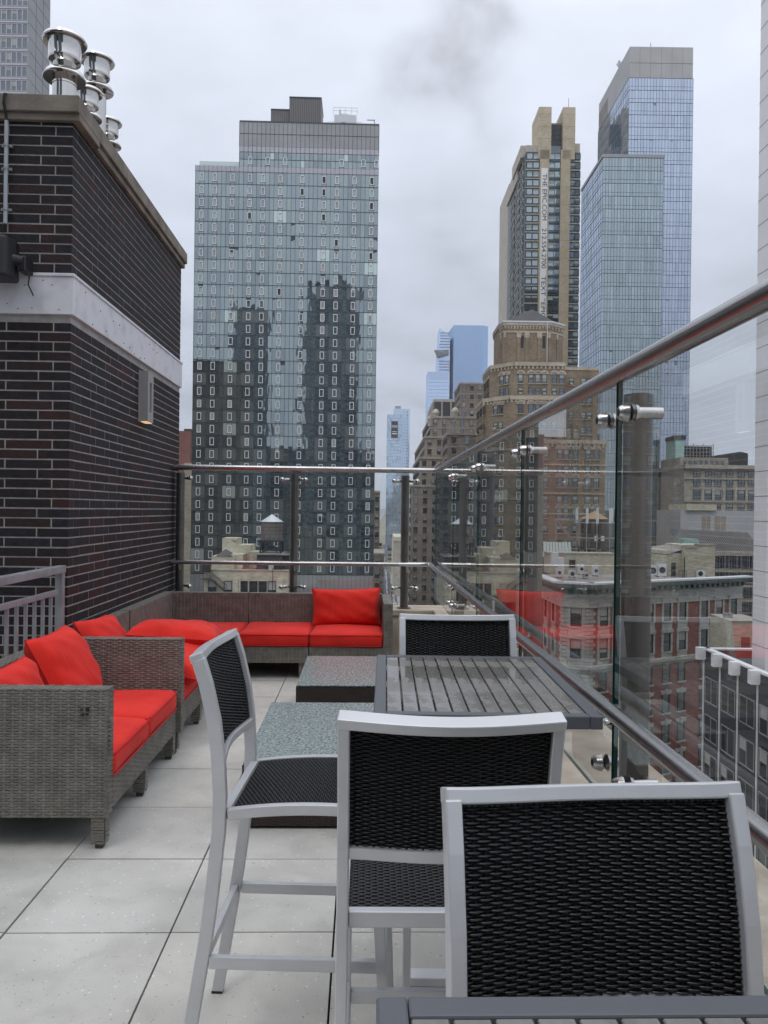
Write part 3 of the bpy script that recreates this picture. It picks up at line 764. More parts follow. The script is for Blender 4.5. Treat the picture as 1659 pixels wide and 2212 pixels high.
bar_table('grey slatted bar table cut by the bottom edge in front of the nearest stool', .325, .435, R(0))

# ================================================================== BAR STOOLS
HW = .2105                       # half distance between post centres
def ry(z):                       # rear post centre (y) at height z
    P = [(0,-.300),(.20,-.268),(.45,-.228),(.70,-.203),(.80,-.201),(.90,-.207),(1.0,-.220),(1.10,-.243),(1.19,-.272)]
    for (z0,y0),(z1,y1) in zip(P[:-1], P[1:]):
        if z <= z1: return y0+(y1-y0)*(z-z0)/(z1-z0)
    return P[-1][1]
def back_surface(u, v, h):       # u across (0..W), v up (0..H), h towards the rear
    WBK = .396; zb = .905
    x = -WBK/2+u; z = zb+v
    bow = .021*(1-(x/HW)**2)**1.6
    y = ry(z)-bow
    return (x, y-h, z-.006*(1-(x/HW)**2)*(v/.26))
def back_surface_front(u, v, h):
    x, y, z = back_surface(u, v, 0); return (-x, y+h, z)
def seat_z(y): return .761+.019*(1-((y-.07)/.25)**2)
_cache = {}
def stool_meshes():
    if _cache: return _cache
    m = MB(); WB, HB = .396, .262
    rows = dict(sp=.0165, rp=.0047, amp=.0023, fill=.84, seg=6, bulge=.55)
    f = lambda u, v, h: back_surface(u, v, h+.0035)
    weave(m, f, WB, HB, **rows); stakes(m, f, WB, HB, .0165, .0028, .0003, 1, 10)
    # the same weave seen from the front
    g = lambda u, v, h: back_surface_front(u, v, h+.0035)
    weave(m, g, WB, HB, phase=1, **rows); stakes(m, g, WB, HB, .0165, .0028, .0003, 1, 10)
    core = MB(); vs = []
    for k in range(9):
        for i in range(9): vs.append(back_surface(WB*i/8, HB*k/8, 0))
    core.add(vs, [(k*9+i, k*9+i+1, (k+1)*9+i+1, (k+1)*9+i) for k in range(8) for i in range(8)], 1)
    m.merge(core, Matrix())
    # little edge stitches along the top
    for i in range(46):
        u = .004+i*(WB-.008)/45
        for g2 in (f, g):
            a = g2(u-.0028, HB-.004, .002); b = g2(u+.0028, HB-.004, .002); c = g2(u+.0028, HB+.007, .0005); d = g2(u-.0028, HB+.007, .0005)
            m.add([a, b, c, d], [(0,1,2,3)], 0)
    _cache['back'] = m.mesh('woven_back', [M['weave_black'], M['stake_black']], True)
    s = MB(); WS, HS = .398, .395
    def sf(u, v, h): y = -.17+v; return (-WS/2+u, y, seat_z(y)+h-.003)
    weave(s, sf, WS, HS, .0135, .0062, .0016, .85, seg=4); stakes(s, sf, WS, HS, .0135, .0026, .0004, 1, 8)
    vs = [sf(WS*i/2, HS*k/8, -.004) for k in range(9) for i in range(3)]
    s.add(vs, [(k*3+i, k*3+i+1, (k+1)*3+i+1, (k+1)*3+i) for k in range(8) for i in range(2)], 1)
    _cache['seat'] = s.mesh('woven_seat', [M['weave_black'], M['stake_black']], True)
    return _cache
def bar_stool(label):
    ms = stool_meshes()
    t = thing('bar_stool', label, 'bar stool', (0,0,0), 0, 'silver bar stools with black woven seats')
    for s in (-1, 1):
        zs = [0, .1, .2, .3, .4, .5, .6, .7, .75, .8, .85, .9, .95, 1.0, 1.05, 1.1, 1.14, 1.168]
        MB().sweep([(s*HW, ry(z), z+.004) for z in zs], (1,0,0), .012, .0185).build('rear_leg', M['alu'], t, bevel=.0028)
        MB().sweep([(s*HW, .262, .004), (s*HW, .255, .2), (s*HW, .236, .5), (s*HW, .221, .750)], (1,0,0), .012, .015).build('front_leg', M['alu'], t, bevel=.0028)
        pts = [(s*HW, -.178+.04*k, seat_z(-.178+.04*k)-.011) for k in range(11)]
        MB().sweep(pts, (1,0,0), .012, .0145).build('seat_side_rail', M['alu'], t, bevel=.0028)
        MB().sweep([(s*HW, -.225, .345), (s*HW, .236, .345)], (1,0,0), .010, .0165).build('side_stretcher', M['alu'], t, bevel=.0025)
        for y in (-.300, .262): MB().box(s*HW-.013, s*HW+.013, y-.018, y+.018, 0, .008).build('glide', M['rubber'], t)
    def curve(z, dz, k=16, x=HW+.0112, yo=0):
        return [(-x+2*x*i/k, ry(z)-.021*(1-((-x+2*x*i/k)/x)**2)**1.6+yo, z-dz*(1-((-x+2*x*i/k)/x)**2)) for i in range(k+1)]
    MB().sweep(curve(1.176, .007, yo=-.001), (0,-.31,.95), .0115, .0188).build('top_rail', M['alu'], t, bevel=.003)
    MB().sweep(curve(.892, .0, x=HW-.0125), (0,0,1), .0115, .0145).build('lower_back_rail', M['alu'], t, bevel=.0025)
    MB().sweep([(-HW+.0122, -.187, .747), (HW-.0122, -.187, .747)], (0,1,0), .012, .0165).build('seat_rear_rail', M['alu'], t, bevel=.0025)
    MB().sweep([(-HW+.0122, .236, .756), (HW-.0122, .236, .756)], (0,1,0), .012, .0150).build('seat_front_rail', M['alu'], t, bevel=.0025)
    MB().sweep([(-HW+.0122, -.243, .345), (HW-.0122, -.243, .345)], (0,1,0), .010, .0150).build('rear_stretcher', M['alu'], t, bevel=.0025)
    MB().sweep([(-HW+.0122, .246, .315), (HW-.0122, .246, .315)], (0,1,0), .010, .0165).build('foot_rest', M['alu'], t, bevel=.0025)
    for nm, key in (('woven_back', 'back'), ('woven_seat', 'seat')):
        o = bpy.data.objects.new(nm, ms[key]); COL.objects.link(o); o.parent = t
    return t
A = bar_stool('silver bar stool seen from its side left of the slatted table, facing right')
A.location = (-.165, 2.335, 0); A.rotation_euler.z = R(-90-3.2)
def put_stool(label, x, y, rz):
    c = copy_tree(A); c.location = (x, y, 0); c.rotation_euler.z = rz; c['label'] = label; return c
Bs = put_stool('silver bar stool with its black woven back to the viewer, before the middle table', .183, 1.785, R(-.6))
badge = MB().prism_y([(.020*math.cos(2*PI*i/16), .011*math.sin(2*PI*i/16)) for i in range(16)], -.0015, 0).build('badge', M['satin'], Bs, (.02, -.2055, .747))
put_stool('nearest silver bar stool, facing the viewer behind the bottom edge table', .3620, .862, R(180+4.0))
put_stool('far silver bar stool behind the slatted table, only its woven back showing', .370, 2.715, R(180))
# ================================================================== THE CITY
TH = R(1.47)
FR = {'T': (Vector((1,0,0)), Vector((0,1,0)), 0.0), 'C': (Vector((math.cos(TH), -math.sin(TH), 0)), Vector((math.sin(TH), math.cos(TH), 0)), -TH)}
def cpt(px, py, Y, fr='C'):
    d = fw+cr*((px-829.5)/FPX)+cu*((1106-py)/FPX)
    ex, ey, _ = FR[fr]; t = Y/d.dot(ey)
    return t*d.dot(ex), EYE+t*d.z
def X_(px, Y, py=1104, fr='C'): return cpt(px, py, Y, fr)[0]
def Z_(px, py, Y, fr='C'): return cpt(px, py, Y, fr)[1]
GZ = -60.0
def refl(name, rc, dc, rough=.02, c2=None):
    m = bpy.data.materials.new(name); m.use_nodes = True
    n = m.node_tree.nodes; l = m.node_tree.links; n.clear()
    o = n.new('ShaderNodeOutputMaterial'); g = n.new('ShaderNodeBsdfGlossy'); g.inputs[0].default_value = (*rc, 1); g.inputs['Roughness'].default_value = rough
    d = n.new('ShaderNodeBsdfDiffuse'); d.inputs[0].default_value = (*dc, 1)
    # float glass is never quite flat: faint waves bend what it mirrors
    geo = n.new('ShaderNodeNewGeometry'); nz = n.new('ShaderNodeTexNoise'); nz.inputs['Scale'].default_value = .9; nz.inputs['Detail'].default_value = 1
    mp = n.new('ShaderNodeMapping'); mp.inputs['Scale'].default_value = (1, 1, .45)
    l.new(geo.outputs['Position'], mp.inputs[0]); l.new(mp.outputs[0], nz.inputs['Vector'])
    b = n.new('ShaderNodeBump'); b.inputs['Strength'].default_value = 1; b.inputs['Distance'].default_value = .006; l.new(nz.outputs[0], b.inputs['Height']); l.new(b.outputs[0], g.inputs['Normal'])
    a = n.new('ShaderNodeAddShader'); l.new(g.outputs[0], a.inputs[0]); l.new(d.outputs[0], a.inputs[1]); l.new(a.outputs[0], o.inputs[0])
    return m
def masonry(name, c, c2, bw=.6, bh=.22):
    """brick or stone seen from afar: noise weathering plus fine courses"""
    m = mat(name, c, .9, 0, c2, .35, .0, coords='World', detail=8, lo=.3, hi=.7)
    l = m.node_tree.links; b = m.node_tree.nodes['Principled BSDF']; src = b.inputs['Base Color'].links[0].from_socket
    g = node(m, 'ShaderNodeNewGeometry'); nz = node(m, 'ShaderNodeTexNoise'); nz.inputs['Scale'].default_value = 1.0; nz.inputs['Detail'].default_value = 3
    mp = node(m, 'ShaderNodeMapping'); mp.inputs['Scale'].default_value = (1.3, 1.3, 5.0); l.new(g.outputs['Position'], mp.inputs[0]); l.new(mp.outputs[0], nz.inputs['Vector'])
    hv = node(m, 'ShaderNodeMapRange'); hv.inputs[1].default_value = .25; hv.inputs[2].default_value = .75; hv.inputs[3].default_value = .72; hv.inputs[4].default_value = 1.25; l.new(nz.outputs[0], hv.inputs[0])
    sc_ = node(m, 'ShaderNodeVectorMath', operation='SCALE'); l.new(src, sc_.inputs[0]); l.new(hv.outputs[0], sc_.inputs[3]); l.new(sc_.outputs[0], b.inputs['Base Color'])
    return m
C_ = {}
C_['brown'] = masonry('tan_brown_brick', (.19, .145, .098), (.29, .23, .162))
C_['brown_trim'] = masonry('tan_terracotta_trim', (.36, .31, .24), (.48, .42, .335))
C_['brick2'] = masonry('grey_brown_brick', (.16, .13, .105), (.24, .195, .16))
C_['stone'] = masonry('grey_limestone', (.30, .275, .235), (.41, .38, .33))
C_['stone_d'] = masonry('weathered_stone', (.24, .205, .165), (.34, .295, .245))
C_['beige'] = masonry('beige_panel', (.44, .37, .26), (.52, .445, .325))
C_['beige2'] = masonry('pale_beige_panel', (.40, .37, .31), (.47, .44, .38))
C_['cream'] = masonry('cream_stucco', (.40, .37, .28), (.52, .49, .39))
C_['red'] = masonry('red_brick', (.19, .078, .064), (.255, .115, .095))
C_['redstone'] = masonry('grey_green_stone', (.33, .335, .30), (.43, .43, .39))
C_['verd'] = mat('verdigris_copper', (.10, .135, .125), .7, 0, (.16, .195, .18), 1.2, coords='World')
C_['conc'] = mat('light_concrete', (.34, .345, .355), .8, 0, (.39, .395, .40), .15, coords='World')
C_['slatebrick'] = masonry('blue_grey_facade', (.12, .145, .165), (.18, .205, .225))
C_['crown'] = mat('pale_concrete_crown', (.38, .38, .375), .8, 0, (.43, .43, .425), .15, coords='World')
C_['metalgrey'] = mat('grey_metal_panel', (.27, .275, .28), .5, .1, (.31, .315, .32), .2, coords='World')
C_['lightband'] = mat('light_metal_band', (.42, .42, .46), .5, .2)
C_['ribbed'] = mat('brown_ribbed_metal', (.20, .182, .172), .5, .1)
C_['dark'] = mat('dark_and_shade', (.02, .02, .022), .6)  # near-black; on openings and doorways it paints the shade inside
C_['mull'] = mat('dark_mullion', (.06, .075, .08), .4, .4)
C_['mull_l'] = mat('light_mullion', (.22, .26, .30), .4, .4)
C_['frame_w'] = mat('white_window_frame', (.78, .79, .81), .5)
C_['frame_b'] = mat('brown_window_frame', (.10, .07, .055), .6)
C_['frame_t'] = mat('tan_window_frame', (.30, .24, .17), .7)
C_['frame_d'] = mat('dark_window_frame', (.035, .035, .035), .5)
C_['pane'] = refl('window_pane', (.15, .17, .18), (.030, .033, .035))
C_['blind'] = mat('window_blind', (.28, .29, .27), .6, 0, (.38, .39, .36), .7, coords='World')
C_['blind2'] = mat('pale_curtain', (.34, .40, .38), .6)
C_['tar'] = mat('dark_roofing', (.05, .048, .048), .9, 0, (.09, .085, .08), .3, coords='World')
C_['roofgrey'] = mat('grey_roofing', (.20, .19, .18), .9, 0, (.30, .28, .26), .3, coords='World')
C_['slate'] = mat('slate_roof', (.030, .028, .032), .7, 0, (.05, .047, .05), 1.0, coords='World')
C_['wood'] = mat('weathered_cedar', (.11, .095, .085), .85, 0, (.19, .17, .155), 1.5, coords='World', stretch=(6, 6, .6))
C_['wood_d'] = mat('dark_cedar', (.045, .038, .034), .85, 0, (.085, .075, .066), 1.5, coords='World', stretch=(6, 6, .6))
C_['tankroof'] = mat('galvanised_cone', (.52, .54, .56), .45, .4)
C_['tanroof'] = mat('plywood_cone', (.34, .22, .12), .8)
C_['iron'] = mat('black_iron', (.02, .02, .022), .6)
C_['whitem'] = mat('white_metal', (.62, .64, .66), .5)
C_['tile_w'] = mat('white_glazed_panel', (.74, .72, .73), .35, 0, (.80, .78, .79), .5, coords='World')
C_['banner'] = mat('banner_cloth', (.82, .82, .80), .8)
C_['joint'] = mat('panel_joint', (.22, .21, .21), .8)
C_['asphalt'] = mat('asphalt', (.045, .046, .05), .9, 0, (.065, .066, .07), .1, coords='World')
C_['pave'] = mat('sidewalk', (.20, .195, .19), .9, 0, (.26, .255, .25), .3, coords='World')
C_['mint'] = mat('mint_tarpaulin', (.30, .46, .42), .7)
C_['hill'] = mat('far_shore', (.10, .12, .12), 1)
# glass of the towers
C_['g0'] = refl('tower_glass', (.27, .31, .312), (.040, .052, .060))
C_['g1'] = refl('tower_glass_green', (.29, .34, .33), (.050, .062, .061))
C_['g2'] = refl('tower_glass_dark', (.24, .275, .28), (.024, .032, .038))
C_['g3'] = refl('tower_glass_blind', (.23, .275, .275), (.105, .115, .112))
C_['g4'] = refl('tower_glass_lit', (.25, .31, .30), (.30, .34, .31))
C_['b0'] = refl('blue_glass', (.43, .48, .56), (.05, .062, .08), .03)
C_['b1'] = refl('blue_glass_pale', (.45, .505, .59), (.06, .075, .095), .03)
C_['b2'] = refl('blue_glass_dark', (.40, .45, .53), (.04, .052, .07), .03)
C_['t0'] = refl('grey_green_glass', (.32, .375, .39), (.05, .064, .068), .03)
C_['t1'] = refl('grey_green_glass_pale', (.35, .41, .435), (.06, .078, .085), .03)
C_['t2'] = refl('grey_green_glass_dark', (.295, .345, .36), (.04, .053, .056), .03)
C_['h0'] = refl('hudson_blue', (.26, .37, .54), (.08, .12, .18), .08)
C_['h1'] = refl('hudson_pale', (.42, .52, .68), (.16, .19, .24), .08)
C_['e0'] = refl('slab_blue', (.46, .56, .66), (.10, .13, .155), .05)
C_['fins'] = mat('charcoal_spandrel', (.032, .033, .035), .6, spec=.25)
C_['gd'] = refl('smoked_glass', (.13, .15, .155), (.02, .022, .022))

class Bld:
    def __init__(s, name, label, cat, x, y, fr='C', group=None, z=GZ, key='building'):
        ex, ey, rz = FR[fr]; p = ex*x+ey*y
        s.r = thing(name, label, cat, (p.x, p.y, z), rz, group); s.x = x; s.y = y; s.z = z; s.fr = fr
        s.mb = {}; s.mats = {}; s.win = {}
    def part(s, name='wall', mats=None):
        if name not in s.mb: s.mb[name] = MB(); s.mats[name] = []
        return s.mb[name]
    def mi(s, name, m):
        s.part(name); L_ = s.mats[name]
        if m not in L_: L_.append(m)
        return L_.index(m)
    def box(s, x0, x1, y0, y1, z0, z1, m, part='wall'):
        i = s.mi(part, m); s.mb[part].box(x0-s.x, x1-s.x, y0-s.y, y1-s.y, z0-s.z, z1-s.z, i); return s
    def prism(s, poly, z0, z1, m, part='wall', top=None):
        i = s.mi(part, m); j_ = s.mi(part, top) if top else i
        s.mb[part].prism([(a-s.x, b-s.y) for a, b in poly], z0-s.z, z1-s.z, i, j_); return s
    def raw(s, vs, fs, m, part='wall'):
        i = s.mi(part, m); s.mb[part].add([(a-s.x, b-s.y, c-s.z) for a, b, c in vs], fs, i); return s
    def cyl(s, p0, p1, r, m, part, r1=None, n=12):
        i = s.mi(part, m); o = Vector((s.x, s.y, s.z)); s.mb[part].cyl(Vector(p0)-o, Vector(p1)-o, r, r1, n, i); return s
    def strip(s, P0, P1, z0, z1, out, m, part='trim', u0=0, u1=1, inn=.02):
        """a band standing `out` proud of the face P0->P1"""
        P0 = Vector(P0); P1 = Vector(P1); d = P1-P0; n = Vector((d.y, -d.x)).normalized()
        a = P0+d*u0; b = P0+d*u1
        poly = [a+n*out, b+n*out, b-n*inn, a-n*inn]
        return s.prism([tuple(q) for q in poly], z0, z1, m, part)
    def at_face(s, P0, P1, t, z, key, v, off=.01, name='window', scl=ONE, tilt=(0,0)):
        P0 = Vector(P0); P1 = Vector(P1); d = (P1-P0); a = math.atan2(d.y, d.x); d.normalize(); n = Vector((d.y, -d.x))
        p = P0+d*t+n*off
        s.win.setdefault((name, key), []).append((v, (p.x-s.x, p.y-s.y, z-s.z), (tilt[0], 0, a+tilt[1]), scl))
    def done(s, protos={}, limits={}):
        for k, mb in s.mb.items():
            mb.build(k.split('#')[0], [C_[c] for c in s.mats[k]], s.r)
        mw_ = Matrix.Translation(s.r.location) @ Matrix.Rotation(s.r.rotation_euler.z, 4, 'Z'); eye = Vector((0,0,EYE))
        for (name, key), pl in s.win.items():
            pr, mats = PROTO[key]
            pieces(name, s.r, pr, [C_[c] for c in mats], pl, limits.get(key, 300), key=lambda p: (mw_ @ Vector(p[1])-eye).length)
        return s.r
PROTO = {}
def win_proto(key, w, h, mats=('frame_b', 'pane', 'blind', 'stone'), fr=.07, sash=True, mull=0, lintel=None, sill=True, arch=False, ac=False, depth=.10):
    out = []
    for v in range(4):
        m = MB(); a = w/2
        m.box(-a, a, -.02, 0, 0, h, 1)
        m.box(-a, -a+fr, -depth, -.02, 0, h, 0).box(a-fr, a, -depth, -.02, 0, h, 0)
        m.box(-a+fr, a-fr, -depth, -.02, h-fr, h, 0).box(-a+fr, a-fr, -depth, -.02, 0, fr, 0)
        if sash: m.box(-a+fr, a-fr, -depth*.8, -.02, h*.5-fr*.4, h*.5+fr*.4, 0)
        for i in range(mull):
            x = -a+w*(i+1)/(mull+1); m.box(x-fr*.4, x+fr*.4, -depth*.8, -.021, fr, h-fr, 0)
        fracs = (0, .33, .5, .72)
        if fracs[v]: m.quad((-a+fr, -.024, h-fr-(h-2*fr)*fracs[v]), (a-fr, -.024, h-fr-(h-2*fr)*fracs[v]), (a-fr, -.024, h-fr), (-a+fr, -.024, h-fr), 2)
        if ac and v in (1,): m.box(-.3, .3, -.35, -.02, fr, .42, 3)
        if sill: m.box(-a-.12, a+.12, -.20, 0, -.16, 0, 3)
        if lintel == 'flat': m.box(-a-.12, a+.12, -.12, 0, h, h+.25, 3)
        if lintel == 'key':
            m.prism_y([(-a-.12, h+.02), (a+.12, h+.02), (a+.30, h+.42), (-a-.30, h+.42)], -.12, 0, 3)
            m.prism_y([(-.13, h-.05), (.13, h-.05), (.2, h+.58), (-.2, h+.58)], -.2, -.121, 3)
        if lintel == 'surround':
            m.box(-a-.28, -a, -.13, 0, -.1, h, 3).box(a, a+.28, -.13, 0, -.1, h, 3).box(-a-.35, a+.35, -.2, 0, h, h+.38, 3)
            m.box(-a-.2, a+.2, -.12, 0, -.95, -.17, 3)
        if arch:
            k = 10; pts = [(a*math.cos(PI*i/k), h+a*math.sin(PI*i/k)) for i in range(k+1)]
            m.prism_y(pts, -.02, -.001, 3)
            ro = a+.34
            for i in range(k):
                t0, t1 = PI*i/k, PI*(i+1)/k
                q = [(a*math.cos(t0), h+a*math.sin(t0)), (ro*math.cos(t0), h+ro*math.sin(t0)), (ro*math.cos(t1), h+ro*math.sin(t1)), (a*math.cos(t1), h+a*math.sin(t1))]
                m.prism_y(q, -.14, 0, 3)
        out.append(m)
    PROTO[key] = (out, mats)
def panel_proto(key, w, h, mats, inset=.03):
    out = []
    for i in range(len(mats)):
        out.append(MB().quad((-w/2+inset, 0, inset), (w/2-inset, 0, inset), (w/2-inset, 0, h-inset), (-w/2+inset, 0, h-inset), i))
    PROTO[key] = (out, mats)
def curtain(b, P0, P1, z0, z1, n, nf, key, mats, weights, jit=.004, mull='mull', mw_=.06, split=0, choose=None, hl=1):
    P0 = Vector(P0); P1 = Vector(P1); W_ = (P1-P0).length; w = W_/n; h = (z1-z0)/nf
    panel_proto(key, w, h, mats)
    for f in range(nf):
        for i in range(n):
            v = choose(i, f) if choose else random.choices(range(len(mats)), weights)[0]
            b.at_face(P0, P1, w*(i+.5), z0+h*f, key, v, off=.02, name='glass_panel', tilt=(random.gauss(0, jit), random.gauss(0, jit)))
    for i in range(n+1): b.strip(P0, P1, z0, z1, .07, mull, 'mullions', (i*w-mw_/2)/W_, (i*w+mw_/2)/W_)
    for f in range(nf+1):
        b.strip(P0, P1, z0+h*f-mw_*.8, z0+h*f+mw_*.8, .085, mull, 'mullions')
        if split and f < nf: b.strip(P0, P1, z0+h*(f+split)-mw_*.35, z0+h*(f+split)+mw_*.35, .065, mull, 'mullions')
    return w, h

# ---- ground, road, pavements, far shore
g = MB(); s_ = 14000
g.box(-s_, s_, -2000, s_, GZ-1, GZ-.02).build('ground', C_['roofgrey']); tag(bpy.data.objects['ground'], kind='structure')
def city(x, y, fr='C'):
    ex, ey, _ = FR[fr]; return ex*x+ey*y
def strip_ground(name, x0, x1, y0, y1, z, m):
    o = MB().add([tuple(city(a, b))[:2]+(z,) for a, b in ((x0,y0),(x1,y0),(x1,y1),(x0,y1))], [(0,1,2,3)]).build(name, m); tag(o, kind='structure'); return o
strip_ground('road', -1.2, 11.2, 90, 1500, GZ+.01, C_['asphalt'])
for x0, x1 in ((-4.5, -1.2), (11.2, 14.5)):
    p = [tuple(city(a, b))[:2] for a, b in ((x0,90),(x1,90),(x1,1500),(x0,1500))]
    tag(MB().prism(p, GZ-.01, GZ+.14).build('pavement', C_['pave']), kind='structure')
lm = MB()
for y in range(300, 1400, 9):
    for x in (3.0, 7.0):
        p = [tuple(city(a, b))[:2]+(GZ+.016,) for a, b in ((x-.08,y),(x+.08,y),(x+.08,y+3),(x-.08,y+3))]; lm.add(p, [(0,1,2,3)])
tag(lm.build('lane_markings', M['white']), kind='structure')
hl = MB(); hp = []
xs = [-6000+300*i for i in range(41)]
hv = [(x, 9000, GZ-5) for x in xs]+[(x, 9000, -18+32*math.sin(x*.0011+1)+14*math.sin(x*.0041)+random.uniform(-4,4)) for x in xs]+[(x, 11000, GZ-5) for x in xs]
n_ = len(xs); hl.add(hv, [(i, i+1, n_+i+1, n_+i) for i in range(n_-1)]+[(n_+i, n_+i+1, 2*n_+i+1, 2*n_+i) for i in range(n_-1)])
tag(hl.build('hills', C_['hill']), kind='structure')

# ================================================================== GLASS TOWER (centre left)
YT = 183.0
TX0 = X_(417.5, YT, 760, 'T'); TX1 = X_(812.5, YT, 760, 'T'); TXC = X_(517.5, YT, 320, 'T')
tz = lambda py, px=423: Z_(px, py, YT, 'T')
zb2t, zb2b = tz(357), tz(368.7)
zcrown, zcb, zlb = tz(261.5, 519), tz(315.6, 519), tz(327.7, 519)
T = Bld('glass_tower', 'tall teal glass apartment tower with small white framed windows, centre left', 'skyscraper', (TX0+TX1)/2, YT, 'T')
T.box(TX0, TX1, YT, YT+24, GZ, zb2t, 'mull', 'core')
T.box(TXC, TX1, YT+.001, YT+23.9, zb2t, zcrown, 'mull', 'core')
T.box(TX0-.05, TX1+.05, YT-.12, YT+24.1, zb2b, zb2t, 'lightband', 'light_band')
T.box(TXC-.05, TX1+.05, YT-.12, YT+24, zcb+(zlb-zcb), zcb, 'lightband', 'light_band')
T.box(TXC-.1, TX1+.1, YT-.16, YT+24.2, zcb, zcrown, 'metalgrey', 'crown_wall')
PA, PB = (TX0, YT), (TX1, YT); WT = TX1-TX0; NM = 42; mwid = WT/NM
for i in range(NM+1):
    x = TX0+i*mwid
    if x >= TXC-.1: T.box(x-.04, x+.04, YT-.2, YT-.05, zb2t, zcrown-.1, 'mull', 'crown_joints')
    T.box(x-.03, x+.03, YT-.17, YT-.05, zb2b, zb2t, 'mull', 'crown_joints')
T.box(TXC, TX1, YT-.21, YT-.1, zcrown-.25, zcrown+.1, 'mull', 'crown_joints'); T.box(TXC, TX1, YT-.21, YT-.1, zcrown-3.0, zcrown-2.9, 'mull', 'crown_joints')
NF = 32; fh = (zb2b-tz(1238, 415))/NF; zf0 = zb2b-NF*fh
WC = [1, 4, 8, 12, 15, 19, 24, 29, 32, 36, 40]
rt = random.Random(3)
room = {}
def pick(i, f):
    # rooms span the window module and its neighbours
    for c in WC:
        if c == 24: continue
        if abs(i-c) <= 1 and (i >= c or i == c-1):
            k = (c, f)
            if k not in room: room[k] = rt.choices(['dark', 'blindall', 'plain', 'half', 'lit'], (22, 26, 32, 16, 4))[0]
            r = room[k]
            return {'dark': 2, 'blindall': 3, 'plain': 1 if rt.random() < .5 else 0, 'half': 3 if i == c else 2, 'lit': 4}[r]
    return 0 if (i+f) % 5 else 1
curtain(T, PA, PB, zf0, zb2b, NM, NF, 'TG', ('g0', 'g1', 'g2', 'g3', 'g4'), None, jit=.0035, choose=pick, mw_=.085, split=0)
# two-level glass storey between the light bands
nmu = round((TX1-TXC)/mwid)
curtain(T, (TX1-nmu*mwid, YT), PB, zb2t, zlb, nmu, 2, 'TG2', ('g0', 'g1', 'g2', 'g3', 'g4'), (50, 8, 30, 8, 4), jit=.003, mw_=.07)
# base below the flats
T.box(TX0-.05, TX1+.05, YT-.1, YT+24, GZ, zf0-.2, 'metalgrey', 'base_wall')
for i in range(0, NM+1): T.box(TX0+i*mwid-.03, TX0+i*mwid+.03, YT-.16, YT-.1, GZ, zf0-.3, 'mull', 'crown_joints')
wp = []
for v in range(3):
    m = MB(); a = mwid*.5-.02; h = fh*.60; t = .135
    m.box(-a, a, -.12, 0, 0, t, 0).box(-a, a, -.12, 0, h-t, h, 0).box(-a, -a+t, -.12, 0, t, h-t, 0).box(a-t, a, -.12, 0, t, h-t, 0)
    if v: m.quad((-a+t, -.03, t), (a-t, -.03, t), (a-t, -.03, h-t), (-a+t, -.03, h-t), v)
    wp.append(m)
PROTO['TW'] = (wp, ('frame_w', 'dark', 'blind'))
for f in range(NF):
    for c in WC:
        T.at_face(PA, PB, mwid*(c+.5), zf0+fh*f+fh*.20, 'TW', rt.choices((0, 1, 2), (84, 6, 10))[0], off=.09)
for c in (12, 16, 20, 33, 38, 41):
    T.at_face(PA, PB, mwid*(c+.5), zb2t+.45, 'TW', 0, off=.09)
# roof plant
def tb(px0, px1, py0, Yo, d, m, part, rib=0, nm=0):
    x0, x1 = X_(px0, YT+Yo, py0, 'T'), X_(px1, YT+Yo, py0, 'T'); z = Z_((px0+px1)/2, py0, YT+Yo, 'T')
    T.box(x0, x1, YT+Yo, YT+Yo+d, zcrown-1, z, m, part)
    if rib:
        n = rib
        for i in range(n+1): T.box(x0+(x1-x0)*i/n-.06, x0+(x1-x0)*i/n+.06, YT+Yo-.12, YT+Yo, zcrown-1, z-.1, 'mull', part+'_ribs')
    T.box(x0-.1, x1+.1, YT+Yo-.15, YT+Yo+d+.1, z, z+.25, 'mull', part)
tb(586, 628, 238, 5, 8, 'ribbed', 'plant_room_low', 10)
tb(626, 694, 212, 4, 9, 'ribbed', 'plant_room_high', 17)
zc = zcrown
x0, x1 = X_(722, YT+4, 250, 'T'), X_(770, YT+4, 250, 'T'); zt = Z_(745, 248, YT+4, 'T')
T.box(x0, x1, YT+4, YT+9, zc-.5, zt, 'whitem', 'cooling_tower'); T.cyl(((x0+x1)/2-.2, YT+6.5, zt), ((x0+x1)/2-.2, YT+6.5, zt+.9), 1.4, 'whitem', 'cooling_tower', n=20)
T.cyl(((x0+x1)/2-1.3, YT+5, zt), ((x0+x1)/2-1.3, YT+5, zt+1.6), .25, 'whitem', 'cooling_tower')
for z in (zt+.9, zt+1.6): T.box(x0-.2, x1+.2, YT+3.9, YT+3.96, z, z+.09, 'whitem', 'roof_railing')
for i in range(5): T.box(x0-.2+(x1-x0+.4)*i/4-.04, x0-.2+(x1-x0+.4)*i/4+.04, YT+3.9, YT+3.96, zt, zt+1.7, 'whitem', 'roof_railing')
for z in (zc+.6, zc+1.3): T.box(x0-1.4, x1+1.2, YT+1.9, YT+1.96, z, z+.09, 'whitem', 'roof_railing')
for i in range(9): T.box(x0-1.4+(x1-x0+2.6)*i/8-.04, x0-1.4+(x1-x0+2.6)*i/8+.04, YT+1.9, YT+1.96, zc, zc+1.4, 'whitem', 'roof_railing')
T.box((x0+x1)/2-1.0, (x0+x1)/2+.2, YT+3.6, YT+3.99, zc+1.3, zc+2.1, 'iron', 'cooling_tower')
dx = X_(809, YT+2, 260, 'T'); T.box(dx-.1, dx+.1, YT+2, YT+2.2, zc, zc+2.2, 'metalgrey', 'davit'); T.box(dx-1.8, dx+.1, YT+2, YT+2.15, zc+2.0, zc+2.15, 'metalgrey', 'davit')
# glass guard on the low roof at the left
T.box(TX0+.8, TXC-.1, YT+.5, YT+.55, zb2t, zb2t+1.25, 'g4', 'roof_glass_guard')
T.done(limits={'TG': 300, 'TG2': 0, 'TW': 300})

